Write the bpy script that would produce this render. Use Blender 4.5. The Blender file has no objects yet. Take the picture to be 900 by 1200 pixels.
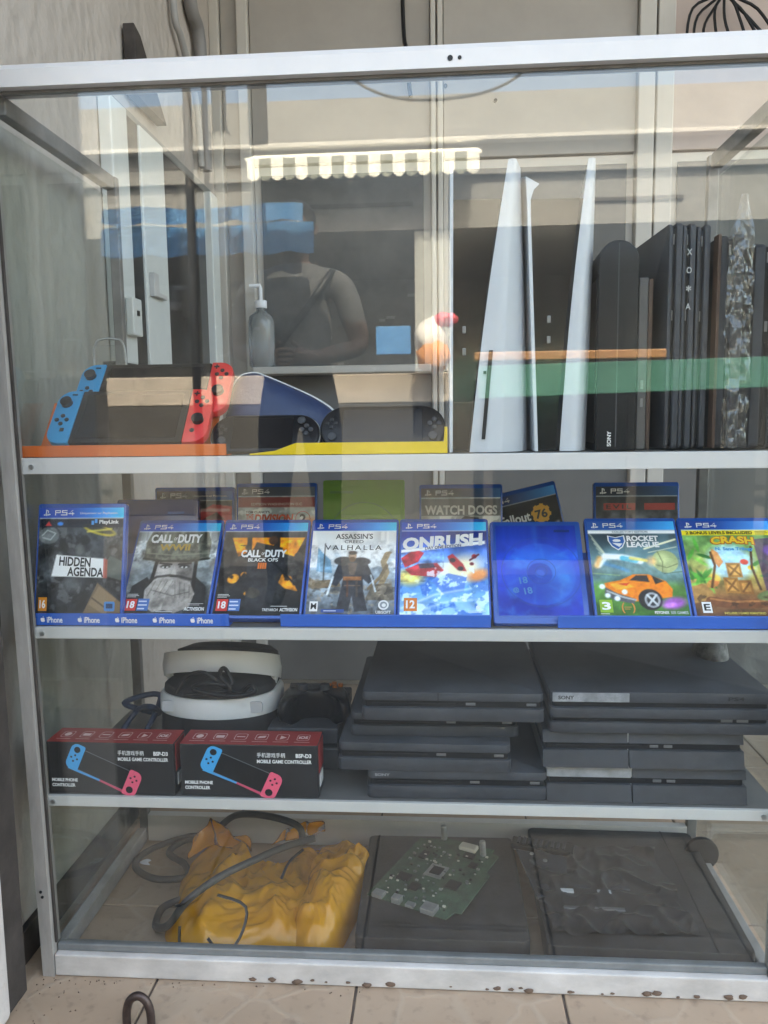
import bpy, bmesh, math, random
import numpy as np
from mathutils import Vector, Matrix
rad = math.radians
S = bpy.context.scene
C = S.collection

# ------------------------------------------------------------------ camera
cam = bpy.data.cameras.new('camera'); cam.sensor_fit = 'VERTICAL'; cam.sensor_height = 36
cam.lens = 36 * 938.7 / 1200; cam.clip_start = .01; cam.clip_end = 500
camo = bpy.data.objects.new('camera', cam); C.objects.link(camo)
def cam_basis(yaw, pitch, roll):
    cy, sy, cp, sp = math.cos(yaw), math.sin(yaw), math.cos(pitch), math.sin(pitch)
    f = Vector((-sy*cp, cy*cp, sp)); r0 = Vector((cy, sy, 0)); u0 = r0.cross(f)
    return f, r0*math.cos(roll)+u0*math.sin(roll), u0*math.cos(roll)-r0*math.sin(roll)
f_, r_, u_ = cam_basis(rad(4.16), rad(-6.79), rad(-.77))
camo.matrix_world = Matrix(((r_.x, u_.x, -f_.x, .6038), (r_.y, u_.y, -f_.y, -1.0877), (r_.z, u_.z, -f_.z, .8319), (0, 0, 0, 1)))
S.camera = camo
# ------------------------------------------------------------------ daylight
SUN_EL, SUN_AZ = rad(52), rad(14)           # sun stands behind the shop, a little to the right
W = bpy.data.worlds.new('World'); S.world = W; W.use_nodes = True
nt = W.node_tree; nt.nodes.clear()
sky = nt.nodes.new('ShaderNodeTexSky'); sky.sky_type = 'NISHITA'; sky.sun_disc = False
sky.sun_elevation = SUN_EL; sky.sun_rotation = SUN_AZ; sky.air_density = 1.0; sky.dust_density = 5; sky.ozone_density = 1.0
bg = nt.nodes.new('ShaderNodeBackground'); bg.inputs[1].default_value = .15
out = nt.nodes.new('ShaderNodeOutputWorld')
nt.links.new(sky.outputs[0], bg.inputs[0]); nt.links.new(bg.outputs[0], out.inputs[0])
sl = bpy.data.lights.new('sun', 'SUN'); sl.energy = 2.6; sl.angle = rad(.5); sl.color = (1, .97, .92)
so = bpy.data.objects.new('sun', sl); C.objects.link(so)
so.rotation_euler = (-(math.pi/2-SUN_EL), 0, -SUN_AZ); so.location = (0, 0, 8)
S.view_settings.view_transform = 'Standard'; S.view_settings.look = 'None'
S.view_settings.exposure = EXPOSURE = 3.6; S.view_settings.gamma = 1
S.view_settings.use_white_balance = True; S.view_settings.white_balance_temperature = 7900; S.view_settings.white_balance_tint = 4
S.cycles.use_denoising = True
S.cycles.max_bounces = 10; S.cycles.transparent_max_bounces = 24; S.cycles.glossy_bounces = 4; S.cycles.diffuse_bounces = 4
S.cycles.sample_clamp_indirect = 6
rnd = random.Random(7)

# ------------------------------------------------------------------ helpers
def srgb(c):
    c = np.asarray(c, float)
    return np.where(c <= .04045, c/12.92, ((c+.055)/1.055)**2.4)
def hexc(h): return tuple(srgb([int(h[i:i+2], 16)/255 for i in (0, 2, 4)]))
MATS = {}
def mat(name, col=(.5, .5, .5), rough=.5, metal=0., var=0., scale=20., bump=0., bscale=60., spec=.5, coat=0., alpha=1., trans=0., dust=0., stretch=(1, 1, 1), rvar=0.):
    if name in MATS: return MATS[name]
    m = bpy.data.materials.new(name); m.use_nodes = True; t = m.node_tree; N = t.nodes; L = t.links
    b = N['Principled BSDF']; b.inputs['Base Color'].default_value = (*col, 1); b.inputs['Roughness'].default_value = rough
    b.inputs['Metallic'].default_value = metal; b.inputs['Specular IOR Level'].default_value = spec
    b.inputs['Coat Weight'].default_value = coat; b.inputs['Coat Roughness'].default_value = .08; b.inputs['Transmission Weight'].default_value = trans
    tc = N.new('ShaderNodeTexCoord'); mp = N.new('ShaderNodeMapping'); L.new(tc.outputs['Object'], mp.inputs[0]); mp.inputs['Scale'].default_value = stretch
    last = None
    if var:
        n = N.new('ShaderNodeTexNoise'); n.inputs['Scale'].default_value = scale; n.inputs['Detail'].default_value = 6; n.inputs['Roughness'].default_value = .65
        L.new(mp.outputs[0], n.inputs[0])
        r = N.new('ShaderNodeMapRange'); r.inputs[1].default_value = .3; r.inputs[2].default_value = .7; r.inputs[3].default_value = 1-var; r.inputs[4].default_value = 1+var
        L.new(n.outputs[0], r.inputs[0])
        mx = N.new('ShaderNodeVectorMath'); mx.operation = 'SCALE'; mx.inputs[0].default_value = col; L.new(r.outputs[0], mx.inputs['Scale'])
        last = mx.outputs[0]
        if rvar:
            r2 = N.new('ShaderNodeMapRange'); r2.inputs[1].default_value = .3; r2.inputs[2].default_value = .7; r2.inputs[3].default_value = max(.03, rough-rvar); r2.inputs[4].default_value = min(1, rough+rvar)
            L.new(n.outputs[0], r2.inputs[0]); L.new(r2.outputs[0], b.inputs['Roughness'])
    if dust:
        n = N.new('ShaderNodeTexNoise'); n.inputs['Scale'].default_value = 9; n.inputs['Detail'].default_value = 8; n.inputs['Roughness'].default_value = .7; L.new(tc.outputs['Object'], n.inputs[0])
        r = N.new('ShaderNodeMapRange'); r.inputs[1].default_value = .35; r.inputs[2].default_value = .75; r.inputs[3].default_value = dust*.3; r.inputs[4].default_value = dust; L.new(n.outputs[0], r.inputs[0])
        mx = N.new('ShaderNodeMix'); mx.data_type = 'RGBA'; mx.inputs[7].default_value = (.30, .27, .24, 1); L.new(r.outputs[0], mx.inputs[0])
        if last: L.new(last, mx.inputs[6])
        else: mx.inputs[6].default_value = (*col, 1)
        last = mx.outputs[2]
    if last: L.new(last, b.inputs['Base Color'])
    if bump:
        n = N.new('ShaderNodeTexNoise'); n.inputs['Scale'].default_value = bscale; n.inputs['Detail'].default_value = 4; L.new(mp.outputs[0], n.inputs[0])
        bp = N.new('ShaderNodeBump'); bp.inputs['Strength'].default_value = bump; bp.inputs['Distance'].default_value = .002
        L.new(n.outputs[0], bp.inputs['Height']); L.new(bp.outputs[0], b.inputs['Normal'])
    MATS[name] = m; return m
def obj(name, bm, m=None, parent=None, smooth=0, loc=None):
    me = bpy.data.meshes.new(name)
    if isinstance(bm, bpy.types.Mesh): me = bm
    else:
        bmesh.ops.recalc_face_normals(bm, faces=bm.faces)
        bm.to_mesh(me); bm.free()
    if smooth:
        for p in me.polygons: p.use_smooth = True
        try: me.set_sharp_from_angle(angle=rad(smooth))
        except Exception: pass
    o = bpy.data.objects.new(name, me); C.objects.link(o)
    if m and not me.materials: me.materials.append(m)
    if parent: o.parent = parent
    if loc: o.location = loc
    return o
def tag(o, label, cat, group=None):
    o['label'] = label; o['category'] = cat
    if group: o['group'] = group
    return o
def thing(name, label, cat, loc=(0, 0, 0), rot=(0, 0, 0), group=None):
    o = bpy.data.objects.new(name, None); C.objects.link(o); o.empty_display_size = .02
    o.location = loc; o.rotation_euler = rot
    return tag(o, label, cat, group)
def box(bm, x0, x1, y0, y1, z0, z1, bev=0, seg=2):
    r = bmesh.ops.create_cube(bm, size=1); vs = r['verts']
    bmesh.ops.scale(bm, vec=(x1-x0, y1-y0, z1-z0), verts=vs); bmesh.ops.translate(bm, vec=((x0+x1)/2, (y0+y1)/2, (z0+z1)/2), verts=vs)
    if bev:
        es = list({e for v in vs for e in v.link_edges})
        bmesh.ops.bevel(bm, geom=es, offset=bev, segments=seg, profile=.5, affect='EDGES')
    return bm
def B(*a, **k): return box(bmesh.new(), *a, **k)
def prism(out, h0, h1, bev=0., axis='Z', bm=None, seg=2):
    """outline (list of 2d) extruded between h0 and h1, edges chamfered; axis says the extrusion direction"""
    bm = bm or bmesh.new(); n = len(out); P = [Vector(p) for p in out]
    area = sum(P[i].x*P[(i+1) % n].y-P[(i+1) % n].x*P[i].y for i in range(n))
    if area < 0: P = P[::-1]
    nr = []
    for i in range(n):
        a = (P[i]-P[i-1]).normalized(); b = (P[(i+1) % n]-P[i]).normalized()
        na = Vector((a.y, -a.x)); nb = Vector((b.y, -b.x)); s = na+nb
        s = s/max(.35, s.length_squared/2) if s.length > 1e-6 else na
        nr.append(s)
    lv = [(h0, 0), (h1, 0)]
    if bev:
        lv = []
        for k in range(seg+1):
            a = math.pi/2*k/seg; lv.append((h0+bev*(1-math.sin(a)), -bev*(1-math.cos(a)) if 0 else -bev*(1-math.sin(math.pi/2-(math.pi/2-a)))))
        lv = [(h0+bev*(1-math.cos(math.pi/2*k/seg)), -bev*(1-math.sin(math.pi/2*k/seg))) for k in range(seg+1)]
        lv += [(h1-(a-h0), o) for a, o in lv[::-1]]
    rows = []
    for h, o in lv:
        row = []
        for p, q in zip(P, nr):
            u = p+q*o
            row.append(bm.verts.new((u.x, u.y, h) if axis == 'Z' else (u.x, h, u.y) if axis == 'Y' else (h, u.x, u.y)))
        rows.append(row)
    for a, b in zip(rows[:-1], rows[1:]):
        for i in range(n): bm.faces.new((a[i], a[(i+1) % n], b[(i+1) % n], b[i]))
    bm.faces.new(rows[0][::-1]); bm.faces.new(rows[-1])
    return bm
def rrect(x0, x1, y0, y1, r, n=5, rs=None):
    rs = rs or (r, r, r, r); pts = []
    for (cx, cy, a0), q in zip(((x1, y1, 0), (x0, y1, 90), (x0, y0, 180), (x1, y0, 270)), rs):
        sx = -1 if cx == x1 else 1; sy = -1 if cy == y1 else 1
        if q < 1e-5: pts.append((cx, cy)); continue
        for k in range(n+1):
            a = rad(a0+90*k/n); pts.append((cx+sx*q+q*math.cos(a), cy+sy*q+q*math.sin(a)))
    return pts
def circ(cx, cy, r, n=16, ry=None): return [(cx+r*math.cos(2*math.pi*k/n), cy+(ry or r)*math.sin(2*math.pi*k/n)) for k in range(n)]
def tube(pts, r, n=8, bm=None, closed=False, caps=True):
    bm = bm or bmesh.new(); P = [Vector(p) for p in pts]; m = len(P); rows = []; up = Vector((0, 0, 1))
    t0 = (P[1]-P[0]).normalized(); a = t0.orthogonal().normalized()
    for i in range(m):
        t = (P[(i+1) % m]-P[i-1]) if closed else (P[min(i+1, m-1)]-P[max(i-1, 0)])
        t.normalize(); a = (a-t*a.dot(t)).normalized(); b = t.cross(a)
        rr = r[i] if hasattr(r, '__len__') else r
        rows.append([bm.verts.new(P[i]+(a*math.cos(2*math.pi*k/n)+b*math.sin(2*math.pi*k/n))*rr) for k in range(n)])
    for i in range(m if closed else m-1):
        A, Bb = rows[i], rows[(i+1) % m]
        for k in range(n): bm.faces.new((A[k], A[(k+1) % n], Bb[(k+1) % n], Bb[k]))
    if caps and not closed: bm.faces.new(rows[0][::-1]); bm.faces.new(rows[-1])
    return bm
def spline(pts, k=8, closed=False):
    P = [Vector(p) for p in pts]; n = len(P); o = []
    for i in range(n if closed else n-1):
        g = (lambda j: P[j % n]) if closed else (lambda j: P[max(0, min(n-1, j))])
        a, b, c, d = g(i-1), g(i), g(i+1), g(i+2)
        for s in range(k):
            t = s/k; o.append(.5*((2*b)+(c-a)*t+(2*a-5*b+4*c-d)*t*t+(3*b-a-3*c+d)*t**3))
    if not closed: o.append(P[-1])
    return o
def loft(rows, closed=True, caps=True, bm=None):
    bm = bm or bmesh.new(); V = [[bm.verts.new(p) for p in r] for r in rows]
    for a, b in zip(V[:-1], V[1:]):
        n = len(a)
        for i in range(n if closed else n-1): bm.faces.new((a[i], a[(i+1) % n], b[(i+1) % n], b[i]))
    if caps and closed: bm.faces.new(V[0][::-1]); bm.faces.new(V[-1])
    return bm
def copy_tree(o, parent=None):
    c = o.copy(); C.objects.link(c); c.parent = parent
    if parent: c.matrix_parent_inverse = o.matrix_parent_inverse
    for ch in list(o.children): copy_tree(ch, c)
    return c

# --- flat print: lettering meshes and small painted picture sheets
TXT = {}
def text_mesh(s, bold=.0, shear=0., spacing=1.):
    k = (s, bold, shear, spacing)
    if k in TXT: return TXT[k]
    cu = bpy.data.curves.new('lettering', 'FONT'); cu.body = s; cu.offset = bold; cu.shear = shear; cu.space_character = spacing
    cu.resolution_u = 3; cu.align_x = 'LEFT'
    o = bpy.data.objects.new('lettering', cu); C.objects.link(o)
    bpy.context.view_layer.update()
    me = bpy.data.meshes.new_from_object(o.evaluated_get(bpy.context.evaluated_depsgraph_get()))
    C.objects.unlink(o); bpy.data.objects.remove(o)
    n = len(me.vertices); co = np.empty(n*3); me.vertices.foreach_get('co', co); co = co.reshape(-1, 3)
    lo, hi = co.min(0), co.max(0); co = (co-lo)/np.maximum(hi-lo, 1e-6); co[:, 2] = 0
    faces = [tuple(p.vertices) for p in me.polygons]; bpy.data.meshes.remove(me)
    TXT[k] = (co, faces, (hi-lo)[0]/max(1e-6, (hi-lo)[1])); return TXT[k]
def letters(name, s, m, parent, x, z, w, h, y=-.0006, bold=.02, shear=0., spacing=1., M=None, rot=0., taper=0., arch=0.):
    """lettering standing in the parent's XZ plane, facing -Y, lower left corner at x,z; M places it on another plane"""
    co, faces, asp = text_mesh(s, bold, shear, spacing)
    if w is None: w = h*asp
    q = np.zeros_like(co); u = co[:, 0]*w; v = co[:, 1]*h*(1+taper*(co[:, 0]-.5))+arch*(1-(2*co[:, 0]-1)**2)
    c, sn = math.cos(rot), math.sin(rot)
    q[:, 0] = x+u*c-v*sn; q[:, 2] = z+u*sn+v*c; q[:, 1] = y
    me = bpy.data.meshes.new(name); me.from_pydata(q.tolist(), [], faces); me.update()
    o = obj(name, me, m, parent)
    if M is not None: o.matrix_local = M
    return o
def flat(name, polys, m, parent, y=-.0005, M=None):
    """flat printed marks: polygons in the XZ plane"""
    vs, fs = [], []
    for p in polys:
        k = len(vs); vs += [(a, y, b) for a, b in p]; fs.append(tuple(range(k, k+len(p))))
    me = bpy.data.meshes.new(name); me.from_pydata(vs, [], fs); me.update()
    o = obj(name, me, m, parent)
    if M is not None: o.matrix_local = M
    return o
class Art:
    def __init__(s, nx, ny, asp, col=(0, 0, 0)):
        s.nx, s.ny = nx, ny; s.X, s.Y = np.meshgrid(np.linspace(0, 1, nx), np.linspace(0, 1, ny)); s.asp = asp
        s.A = np.zeros((ny, nx, 3)); s.A[:] = s.h(col)
        s.px = 1.0/nx; s.rs = np.random.RandomState(3)
    def h(s, c):
        if isinstance(c, str): return np.array([int(c[i:i+2], 16)/255 for i in (0, 2, 4)])
        return np.array(c, float)
    def put(s, mask, c, a=1.):
        m = np.clip(mask, 0, 1)[..., None]*a; s.A = s.A*(1-m)+s.h(c)*m; return s
    def grad(s, stops, ax='y', x0=0, x1=1, y0=0, y1=1):
        t = s.Y if ax == 'y' else s.X; ks = [k for k, _ in stops]; cs = np.array([s.h(c) for _, c in stops])
        g = np.stack([np.interp(t, ks, cs[:, i]) for i in range(3)], -1)
        m = ((s.X >= x0) & (s.X <= x1) & (s.Y >= y0) & (s.Y <= y1))[..., None]
        s.A = np.where(m, g, s.A); return s
    def ell(s, cx, cy, rx, ry, c, a=1., rot=0., soft=None):
        u = (s.X-cx); v = (s.Y-cy)*s.asp; co, si = math.cos(rot), math.sin(rot)
        d = np.sqrt(((u*co+v*si)/rx)**2+((-u*si+v*co)/ry)**2); sf = soft if soft is not None else s.px/min(rx, ry)*1.2
        return s.put((1-d)/max(sf, 1e-4)+.5, c, a)
    def poly(s, pts, c, a=1., soft=1.):
        ins = np.zeros_like(s.X, bool); n = len(pts); dm = np.full_like(s.X, 9.)
        for i in range(n):
            x0, y0 = pts[i]; x1, y1 = pts[(i+1) % n]
            cnd = (y0 > s.Y) != (y1 > s.Y)
            with np.errstate(divide='ignore', invalid='ignore'):
                xi = (x1-x0)*(s.Y-y0)/((y1-y0) if y1 != y0 else 1e-9)+x0
            ins ^= cnd & (s.X < xi)
            dm = np.minimum(dm, s.seg(x0, y0, x1, y1))
        sd = np.where(ins, dm, -dm)
        return s.put(sd/(s.px*soft)+.5, c, a)
    def seg(s, x0, y0, x1, y1):
        px, py = s.X-x0, (s.Y-y0)*s.asp; dx, dy = x1-x0, (y1-y0)*s.asp; L2 = dx*dx+dy*dy+1e-12
        t = np.clip((px*dx+py*dy)/L2, 0, 1); return np.hypot(px-t*dx, py-t*dy)
    def line(s, pts, w, c, a=1., soft=1.):
        d = np.full_like(s.X, 9.)
        for (x0, y0), (x1, y1) in zip(pts[:-1], pts[1:]): d = np.minimum(d, s.seg(x0, y0, x1, y1))
        return s.put((w-d)/(s.px*soft)+.5, c, a)
    def rect(s, x0, x1, y0, y1, c, a=1.): return s.put(np.minimum(np.minimum(s.X-x0, x1-s.X), np.minimum(s.Y-y0, y1-s.Y)*s.asp)/s.px+.5, c, a)
    def nz(s, k, seed=0):
        r = np.random.RandomState(seed); o = np.zeros_like(s.X); amp = 1.; tot = 0
        for oc in range(4):
            n = max(2, int(k*2**oc)); g = r.rand(n+2, n+2); fx = s.X*n; fy = s.Y*n*min(1.5, s.asp); fy = np.clip(fy, 0, n)
            i = np.clip(fx.astype(int), 0, n); j = np.clip(fy.astype(int), 0, n); u = fx-i; v = fy-j; u = u*u*(3-2*u); v = v*v*(3-2*v)
            o += amp*((g[j, i]*(1-u)+g[j, i+1]*u)*(1-v)+(g[j+1, i]*(1-u)+g[j+1, i+1]*u)*v); tot += amp; amp *= .55
        return o/tot
    def mottle(s, amt, k=8, seed=0, x0=0, x1=1, y0=0, y1=1):
        m = ((s.X >= x0) & (s.X <= x1) & (s.Y >= y0) & (s.Y <= y1))
        s.A = np.where(m[..., None], np.clip(s.A*(1+amt*2*(s.nz(k, seed)-.5))[..., None], 0, 1), s.A); return s
    def blotch(s, c, k, th, seed, a=1., x0=0, x1=1, y0=0, y1=1, soft=.06):
        m = ((s.X >= x0) & (s.X <= x1) & (s.Y >= y0) & (s.Y <= y1))
        return s.put(np.where(m, (s.nz(k, seed)-th)/soft, 0), c, a)
PRINT = None
def print_mat(name='printed_sheet', rough=.35, coat=0.):
    if name in MATS: return MATS[name]
    m = bpy.data.materials.new(name); m.use_nodes = True; t = m.node_tree; b = t.nodes['Principled BSDF']
    a = t.nodes.new('ShaderNodeVertexColor'); a.layer_name = 'ink'; t.links.new(a.outputs[0], b.inputs['Base Color'])
    b.inputs['Roughness'].default_value = rough; b.inputs['Coat Weight'].default_value = coat; b.inputs['Specular IOR Level'].default_value = .3
    MATS[name] = m; return m
def print_sheet(name, art, w, h, m, parent, x=0, z=0, y=0, thick=.0004):
    """a sheet with ink colours, in the XZ plane, facing -Y"""
    nx, ny = art.nx, art.ny; co = np.zeros((ny*nx, 3)); co[:, 0] = x+art.X.ravel()*w; co[:, 2] = z+art.Y.ravel()*h; co[:, 1] = y
    j, i = np.meshgrid(np.arange(ny-1), np.arange(nx-1), indexing='ij'); a = (j*nx+i).ravel()
    F = np.stack([a, a+1, a+nx+1, a+nx], 1)
    me = bpy.data.meshes.new(name); me.from_pydata(co.tolist(), [], F.tolist())
    at = me.color_attributes.new('ink', 'FLOAT_COLOR', 'POINT')
    lin = np.ones((ny*nx, 4)); lin[:, :3] = srgb(np.clip((art.A-.45)*1.2+.53, 0, 1).reshape(-1, 3)); at.data.foreach_set('color', lin.ravel().astype(np.float32))
    me.update(); return obj(name, me, m, parent)

# ------------------------------------------------------------------ shared materials
M_alu = mat('painted_aluminium', (.52, .51, .50), .42, 0, .08, 14, .15, 90, dust=.25)
M_rail = mat('white_rail_paint', (.66, .64, .63), .38, 0, .08, 9, .15, 60, dust=.16)
M_black = mat('black_plastic', (.010, .0105, .012), .42, 0, .25, 12, .12, 900, spec=.3, dust=.012)
M_dark = mat('dark_grey_plastic', (.040, .0435, .052), .5, 0, .3, 14, .1, 700, spec=.35, dust=.05)
M_gloss = mat('gloss_black_plastic', (.006, .006, .008), .28, spec=.3)
M_screen = mat('dark_glass_screen', (.005, .006, .009), .12, spec=.3)
M_white = mat('white_plastic', (.72, .73, .76), .35, 0, .03, 8)
M_ink_w = mat('white_ink', (.82, .82, .82), .45)
M_ink_g = mat('grey_ink', (.30, .30, .31), .5)
M_ink_k = mat('black_ink', (.01, .01, .012), .4)
M_steel = mat('bright_steel', (.55, .55, .56), .3, 1, .1, 40)
M_copper = mat('dull_port_metal', (.25, .25, .26), .4, .8)

# ------------------------------------------------------------------ glass
def glass_mat(name, refl=.045, tint=(.95, .97, .96), haze=.012):
    m = bpy.data.materials.new(name); m.use_nodes = True; t = m.node_tree; N = t.nodes; L = t.links; N.clear()
    o = N.new('ShaderNodeOutputMaterial'); tr = N.new('ShaderNodeBsdfTransparent'); tr.inputs[0].default_value = (*tint, 1)
    gl = N.new('ShaderNodeBsdfGlossy'); gl.inputs['Roughness'].default_value = 0.0; gl.inputs[0].default_value = (1, 1, 1, 1)
    ge = N.new('ShaderNodeNewGeometry'); dp = N.new('ShaderNodeVectorMath'); dp.operation = 'DOT_PRODUCT'
    L.new(ge.outputs['Incoming'], dp.inputs[0]); L.new(ge.outputs['Normal'], dp.inputs[1])
    ab = N.new('ShaderNodeMath'); ab.operation = 'ABSOLUTE'; L.new(dp.outputs['Value'], ab.inputs[0])
    iv = N.new('ShaderNodeMath'); iv.operation = 'SUBTRACT'; iv.inputs[0].default_value = 1; L.new(ab.outputs[0], iv.inputs[1])
    pw = N.new('ShaderNodeMath'); pw.operation = 'POWER'; pw.inputs[1].default_value = 5; L.new(iv.outputs[0], pw.inputs[0])
    ma = N.new('ShaderNodeMath'); ma.operation = 'MULTIPLY_ADD'; ma.inputs[1].default_value = 1-refl; ma.inputs[2].default_value = refl; L.new(pw.outputs[0], ma.inputs[0])
    mx = N.new('ShaderNodeMixShader'); L.new(ma.outputs[0], mx.inputs[0]); L.new(tr.outputs[0], mx.inputs[1]); L.new(gl.outputs[0], mx.inputs[2])
    # thin film of dust, smears and specks
    df = N.new('ShaderNodeBsdfDiffuse'); df.inputs[0].default_value = (.62, .60, .56, 1)
    tc = N.new('ShaderNodeTexCoord'); mp = N.new('ShaderNodeMapping'); mp.inputs['Scale'].default_value = (2.2, 2.2, .9); L.new(tc.outputs['Object'], mp.inputs[0])
    n1 = N.new('ShaderNodeTexNoise'); n1.inputs['Scale'].default_value = 2.6; n1.inputs['Detail'].default_value = 7; n1.inputs['Roughness'].default_value = .7; n1.inputs['Distortion'].default_value = .6; L.new(mp.outputs[0], n1.inputs[0])
    r1 = N.new('ShaderNodeMapRange'); r1.inputs[1].default_value = .38; r1.inputs[2].default_value = .75; r1.inputs[3].default_value = haze*.35; r1.inputs[4].default_value = haze*2.6; L.new(n1.outputs[0], r1.inputs[0])
    v = N.new('ShaderNodeTexVoronoi'); v.inputs['Scale'].default_value = 46; v.inputs['Randomness'].default_value = 1; L.new(tc.outputs['Object'], v.inputs[0])
    cl = N.new('ShaderNodeSeparateColor'); L.new(v.outputs['Color'], cl.inputs[0])
    sz = N.new('ShaderNodeMath'); sz.operation = 'MULTIPLY'; sz.inputs[1].default_value = .16; L.new(cl.outputs[0], sz.inputs[0])
    lt = N.new('ShaderNodeMath'); lt.operation = 'LESS_THAN'; L.new(v.outputs['Distance'], lt.inputs[0]); L.new(sz.outputs[0], lt.inputs[1])
    pk = N.new('ShaderNodeMath'); pk.operation = 'GREATER_THAN'; pk.inputs[1].default_value = .72; L.new(cl.outputs[1], pk.inputs[0])
    sp = N.new('ShaderNodeMath'); sp.operation = 'MULTIPLY'; L.new(lt.outputs[0], sp.inputs[0]); L.new(pk.outputs[0], sp.inputs[1])
    s2 = N.new('ShaderNodeMath'); s2.operation = 'MULTIPLY_ADD'; s2.inputs[1].default_value = haze*22; L.new(sp.outputs[0], s2.inputs[0]); L.new(r1.outputs[0], s2.inputs[2])
    m2 = N.new('ShaderNodeMixShader'); L.new(s2.outputs[0], m2.inputs[0]); L.new(mx.outputs[0], m2.inputs[1]); L.new(df.outputs[0], m2.inputs[2])
    L.new(m2.outputs[0], o.inputs[0]); MATS[name] = m; return m
M_glass = glass_mat('dusty_window_glass', .043, (.97, .98, .975), .0055)
M_glass_in = glass_mat('side_glass', .035, (.93, .96, .95), .003)

# ------------------------------------------------------------------ ground, street, walls
def stucco(name, col, bump=.6, k=26):
    m = bpy.data.materials.new(name); m.use_nodes = True; t = m.node_tree; N = t.nodes; L = t.links; b = N['Principled BSDF']; b.inputs['Roughness'].default_value = .75
    tc = N.new('ShaderNodeTexCoord'); mp = N.new('ShaderNodeMapping'); mp.inputs['Scale'].default_value = (1, 1, .75); L.new(tc.outputs['Object'], mp.inputs[0])
    v = N.new('ShaderNodeTexVoronoi'); v.inputs['Scale'].default_value = k; v.feature = 'SMOOTH_F1'; v.inputs['Smoothness'].default_value = .6; L.new(mp.outputs[0], v.inputs[0])
    n = N.new('ShaderNodeTexNoise'); n.inputs['Scale'].default_value = 34; n.inputs['Detail'].default_value = 5; L.new(mp.outputs[0], n.inputs[0])
    ad = N.new('ShaderNodeMath'); ad.operation = 'ADD'; L.new(v.outputs['Distance'], ad.inputs[0]); L.new(n.outputs[0], ad.inputs[1])
    bp = N.new('ShaderNodeBump'); bp.inputs['Strength'].default_value = bump; bp.inputs['Distance'].default_value = .007; L.new(ad.outputs[0], bp.inputs['Height']); L.new(bp.outputs[0], b.inputs['Normal'])
    n2 = N.new('ShaderNodeTexNoise'); n2.inputs['Scale'].default_value = 3.2; n2.inputs['Detail'].default_value = 8; n2.inputs['Roughness'].default_value = .7; L.new(tc.outputs['Object'], n2.inputs[0])
    r = N.new('ShaderNodeMix'); r.data_type = 'RGBA'; r.inputs[6].default_value = tuple(c*.72 for c in col)+(1,); r.inputs[7].default_value = tuple(min(1, c*1.2) for c in col)+(1,); L.new(n2.outputs[0], r.inputs[0]); L.new(r.outputs[2], b.inputs['Base Color'])
    MATS[name] = m; return m
M_wall = stucco('relief_wallpaper', (.45, .40, .36), .7, 36)
M_peel = stucco('peeling_white_paint', (.55, .50, .47), .9, 16)
M_fac = stucco('facade_render', (.225, .225, .22), .2, 8)

def tile_mat():
    m = bpy.data.materials.new('slate_pattern_floor_tile'); m.use_nodes = True; t = m.node_tree; N = t.nodes; L = t.links; b = N['Principled BSDF']; b.inputs['Roughness'].default_value = .42
    ge = N.new('ShaderNodeNewGeometry')
    n0 = N.new('ShaderNodeTexNoise'); n0.inputs['Scale'].default_value = 9; n0.inputs['Detail'].default_value = 4; L.new(ge.outputs['Position'], n0.inputs[0])
    mxv = N.new('ShaderNodeMix'); mxv.data_type = 'VECTOR'; mxv.inputs[0].default_value = .06; L.new(ge.outputs['Position'], mxv.inputs[4]); L.new(n0.outputs['Color'], mxv.inputs[5])
    v = N.new('ShaderNodeTexVoronoi'); v.feature = 'DISTANCE_TO_EDGE'; v.inputs['Scale'].default_value = 9; L.new(mxv.outputs[1], v.inputs[0])
    r = N.new('ShaderNodeMapRange'); r.inputs[1].default_value = .008; r.inputs[2].default_value = .05; r.inputs[3].default_value = 1; r.inputs[4].default_value = 0; L.new(v.outputs['Distance'], r.inputs[0])
    n1 = N.new('ShaderNodeTexNoise'); n1.inputs['Scale'].default_value = 6; n1.inputs['Detail'].default_value = 8; n1.inputs['Roughness'].default_value = .7; L.new(ge.outputs['Position'], n1.inputs[0])
    c = N.new('ShaderNodeMix'); c.data_type = 'RGBA'; c.inputs[6].default_value = (.29, .20, .135, 1); c.inputs[7].default_value = (.42, .31, .22, 1); L.new(n1.outputs[0], c.inputs[0])
    c2 = N.new('ShaderNodeMix'); c2.data_type = 'RGBA'; c2.inputs[7].default_value = (.375, .28, .20, 1); L.new(r.outputs[0], c2.inputs[0]); L.new(c.outputs[2], c2.inputs[6])
    n2 = N.new('ShaderNodeTexNoise'); n2.inputs['Scale'].default_value = 55; n2.inputs['Detail'].default_value = 6; L.new(ge.outputs['Position'], n2.inputs[0])
    r2 = N.new('ShaderNodeMapRange'); r2.inputs[1].default_value = .56; r2.inputs[2].default_value = .72; r2.inputs[4].default_value = .45; L.new(n2.outputs[0], r2.inputs[0])
    c3 = N.new('ShaderNodeMix'); c3.data_type = 'RGBA'; c3.inputs[7].default_value = (.17, .12, .09, 1); L.new(r2.outputs[0], c3.inputs[0]); L.new(c2.outputs[2], c3.inputs[6]); L.new(c3.outputs[2], b.inputs['Base Color'])
    bp = N.new('ShaderNodeBump'); bp.inputs['Strength'].default_value = .25; bp.inputs['Distance'].default_value = .002; L.new(r.outputs[0], bp.inputs['Height']); L.new(bp.outputs[0], b.inputs['Normal'])
    MATS[m.name] = m; return m
M_tile = tile_mat()
M_grout = mat('dark_grout', (.13, .10, .08), .9, var=.3, scale=40)
M_street = mat('street_asphalt', (.045, .043, .041), .9, var=.35, scale=3)

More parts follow.
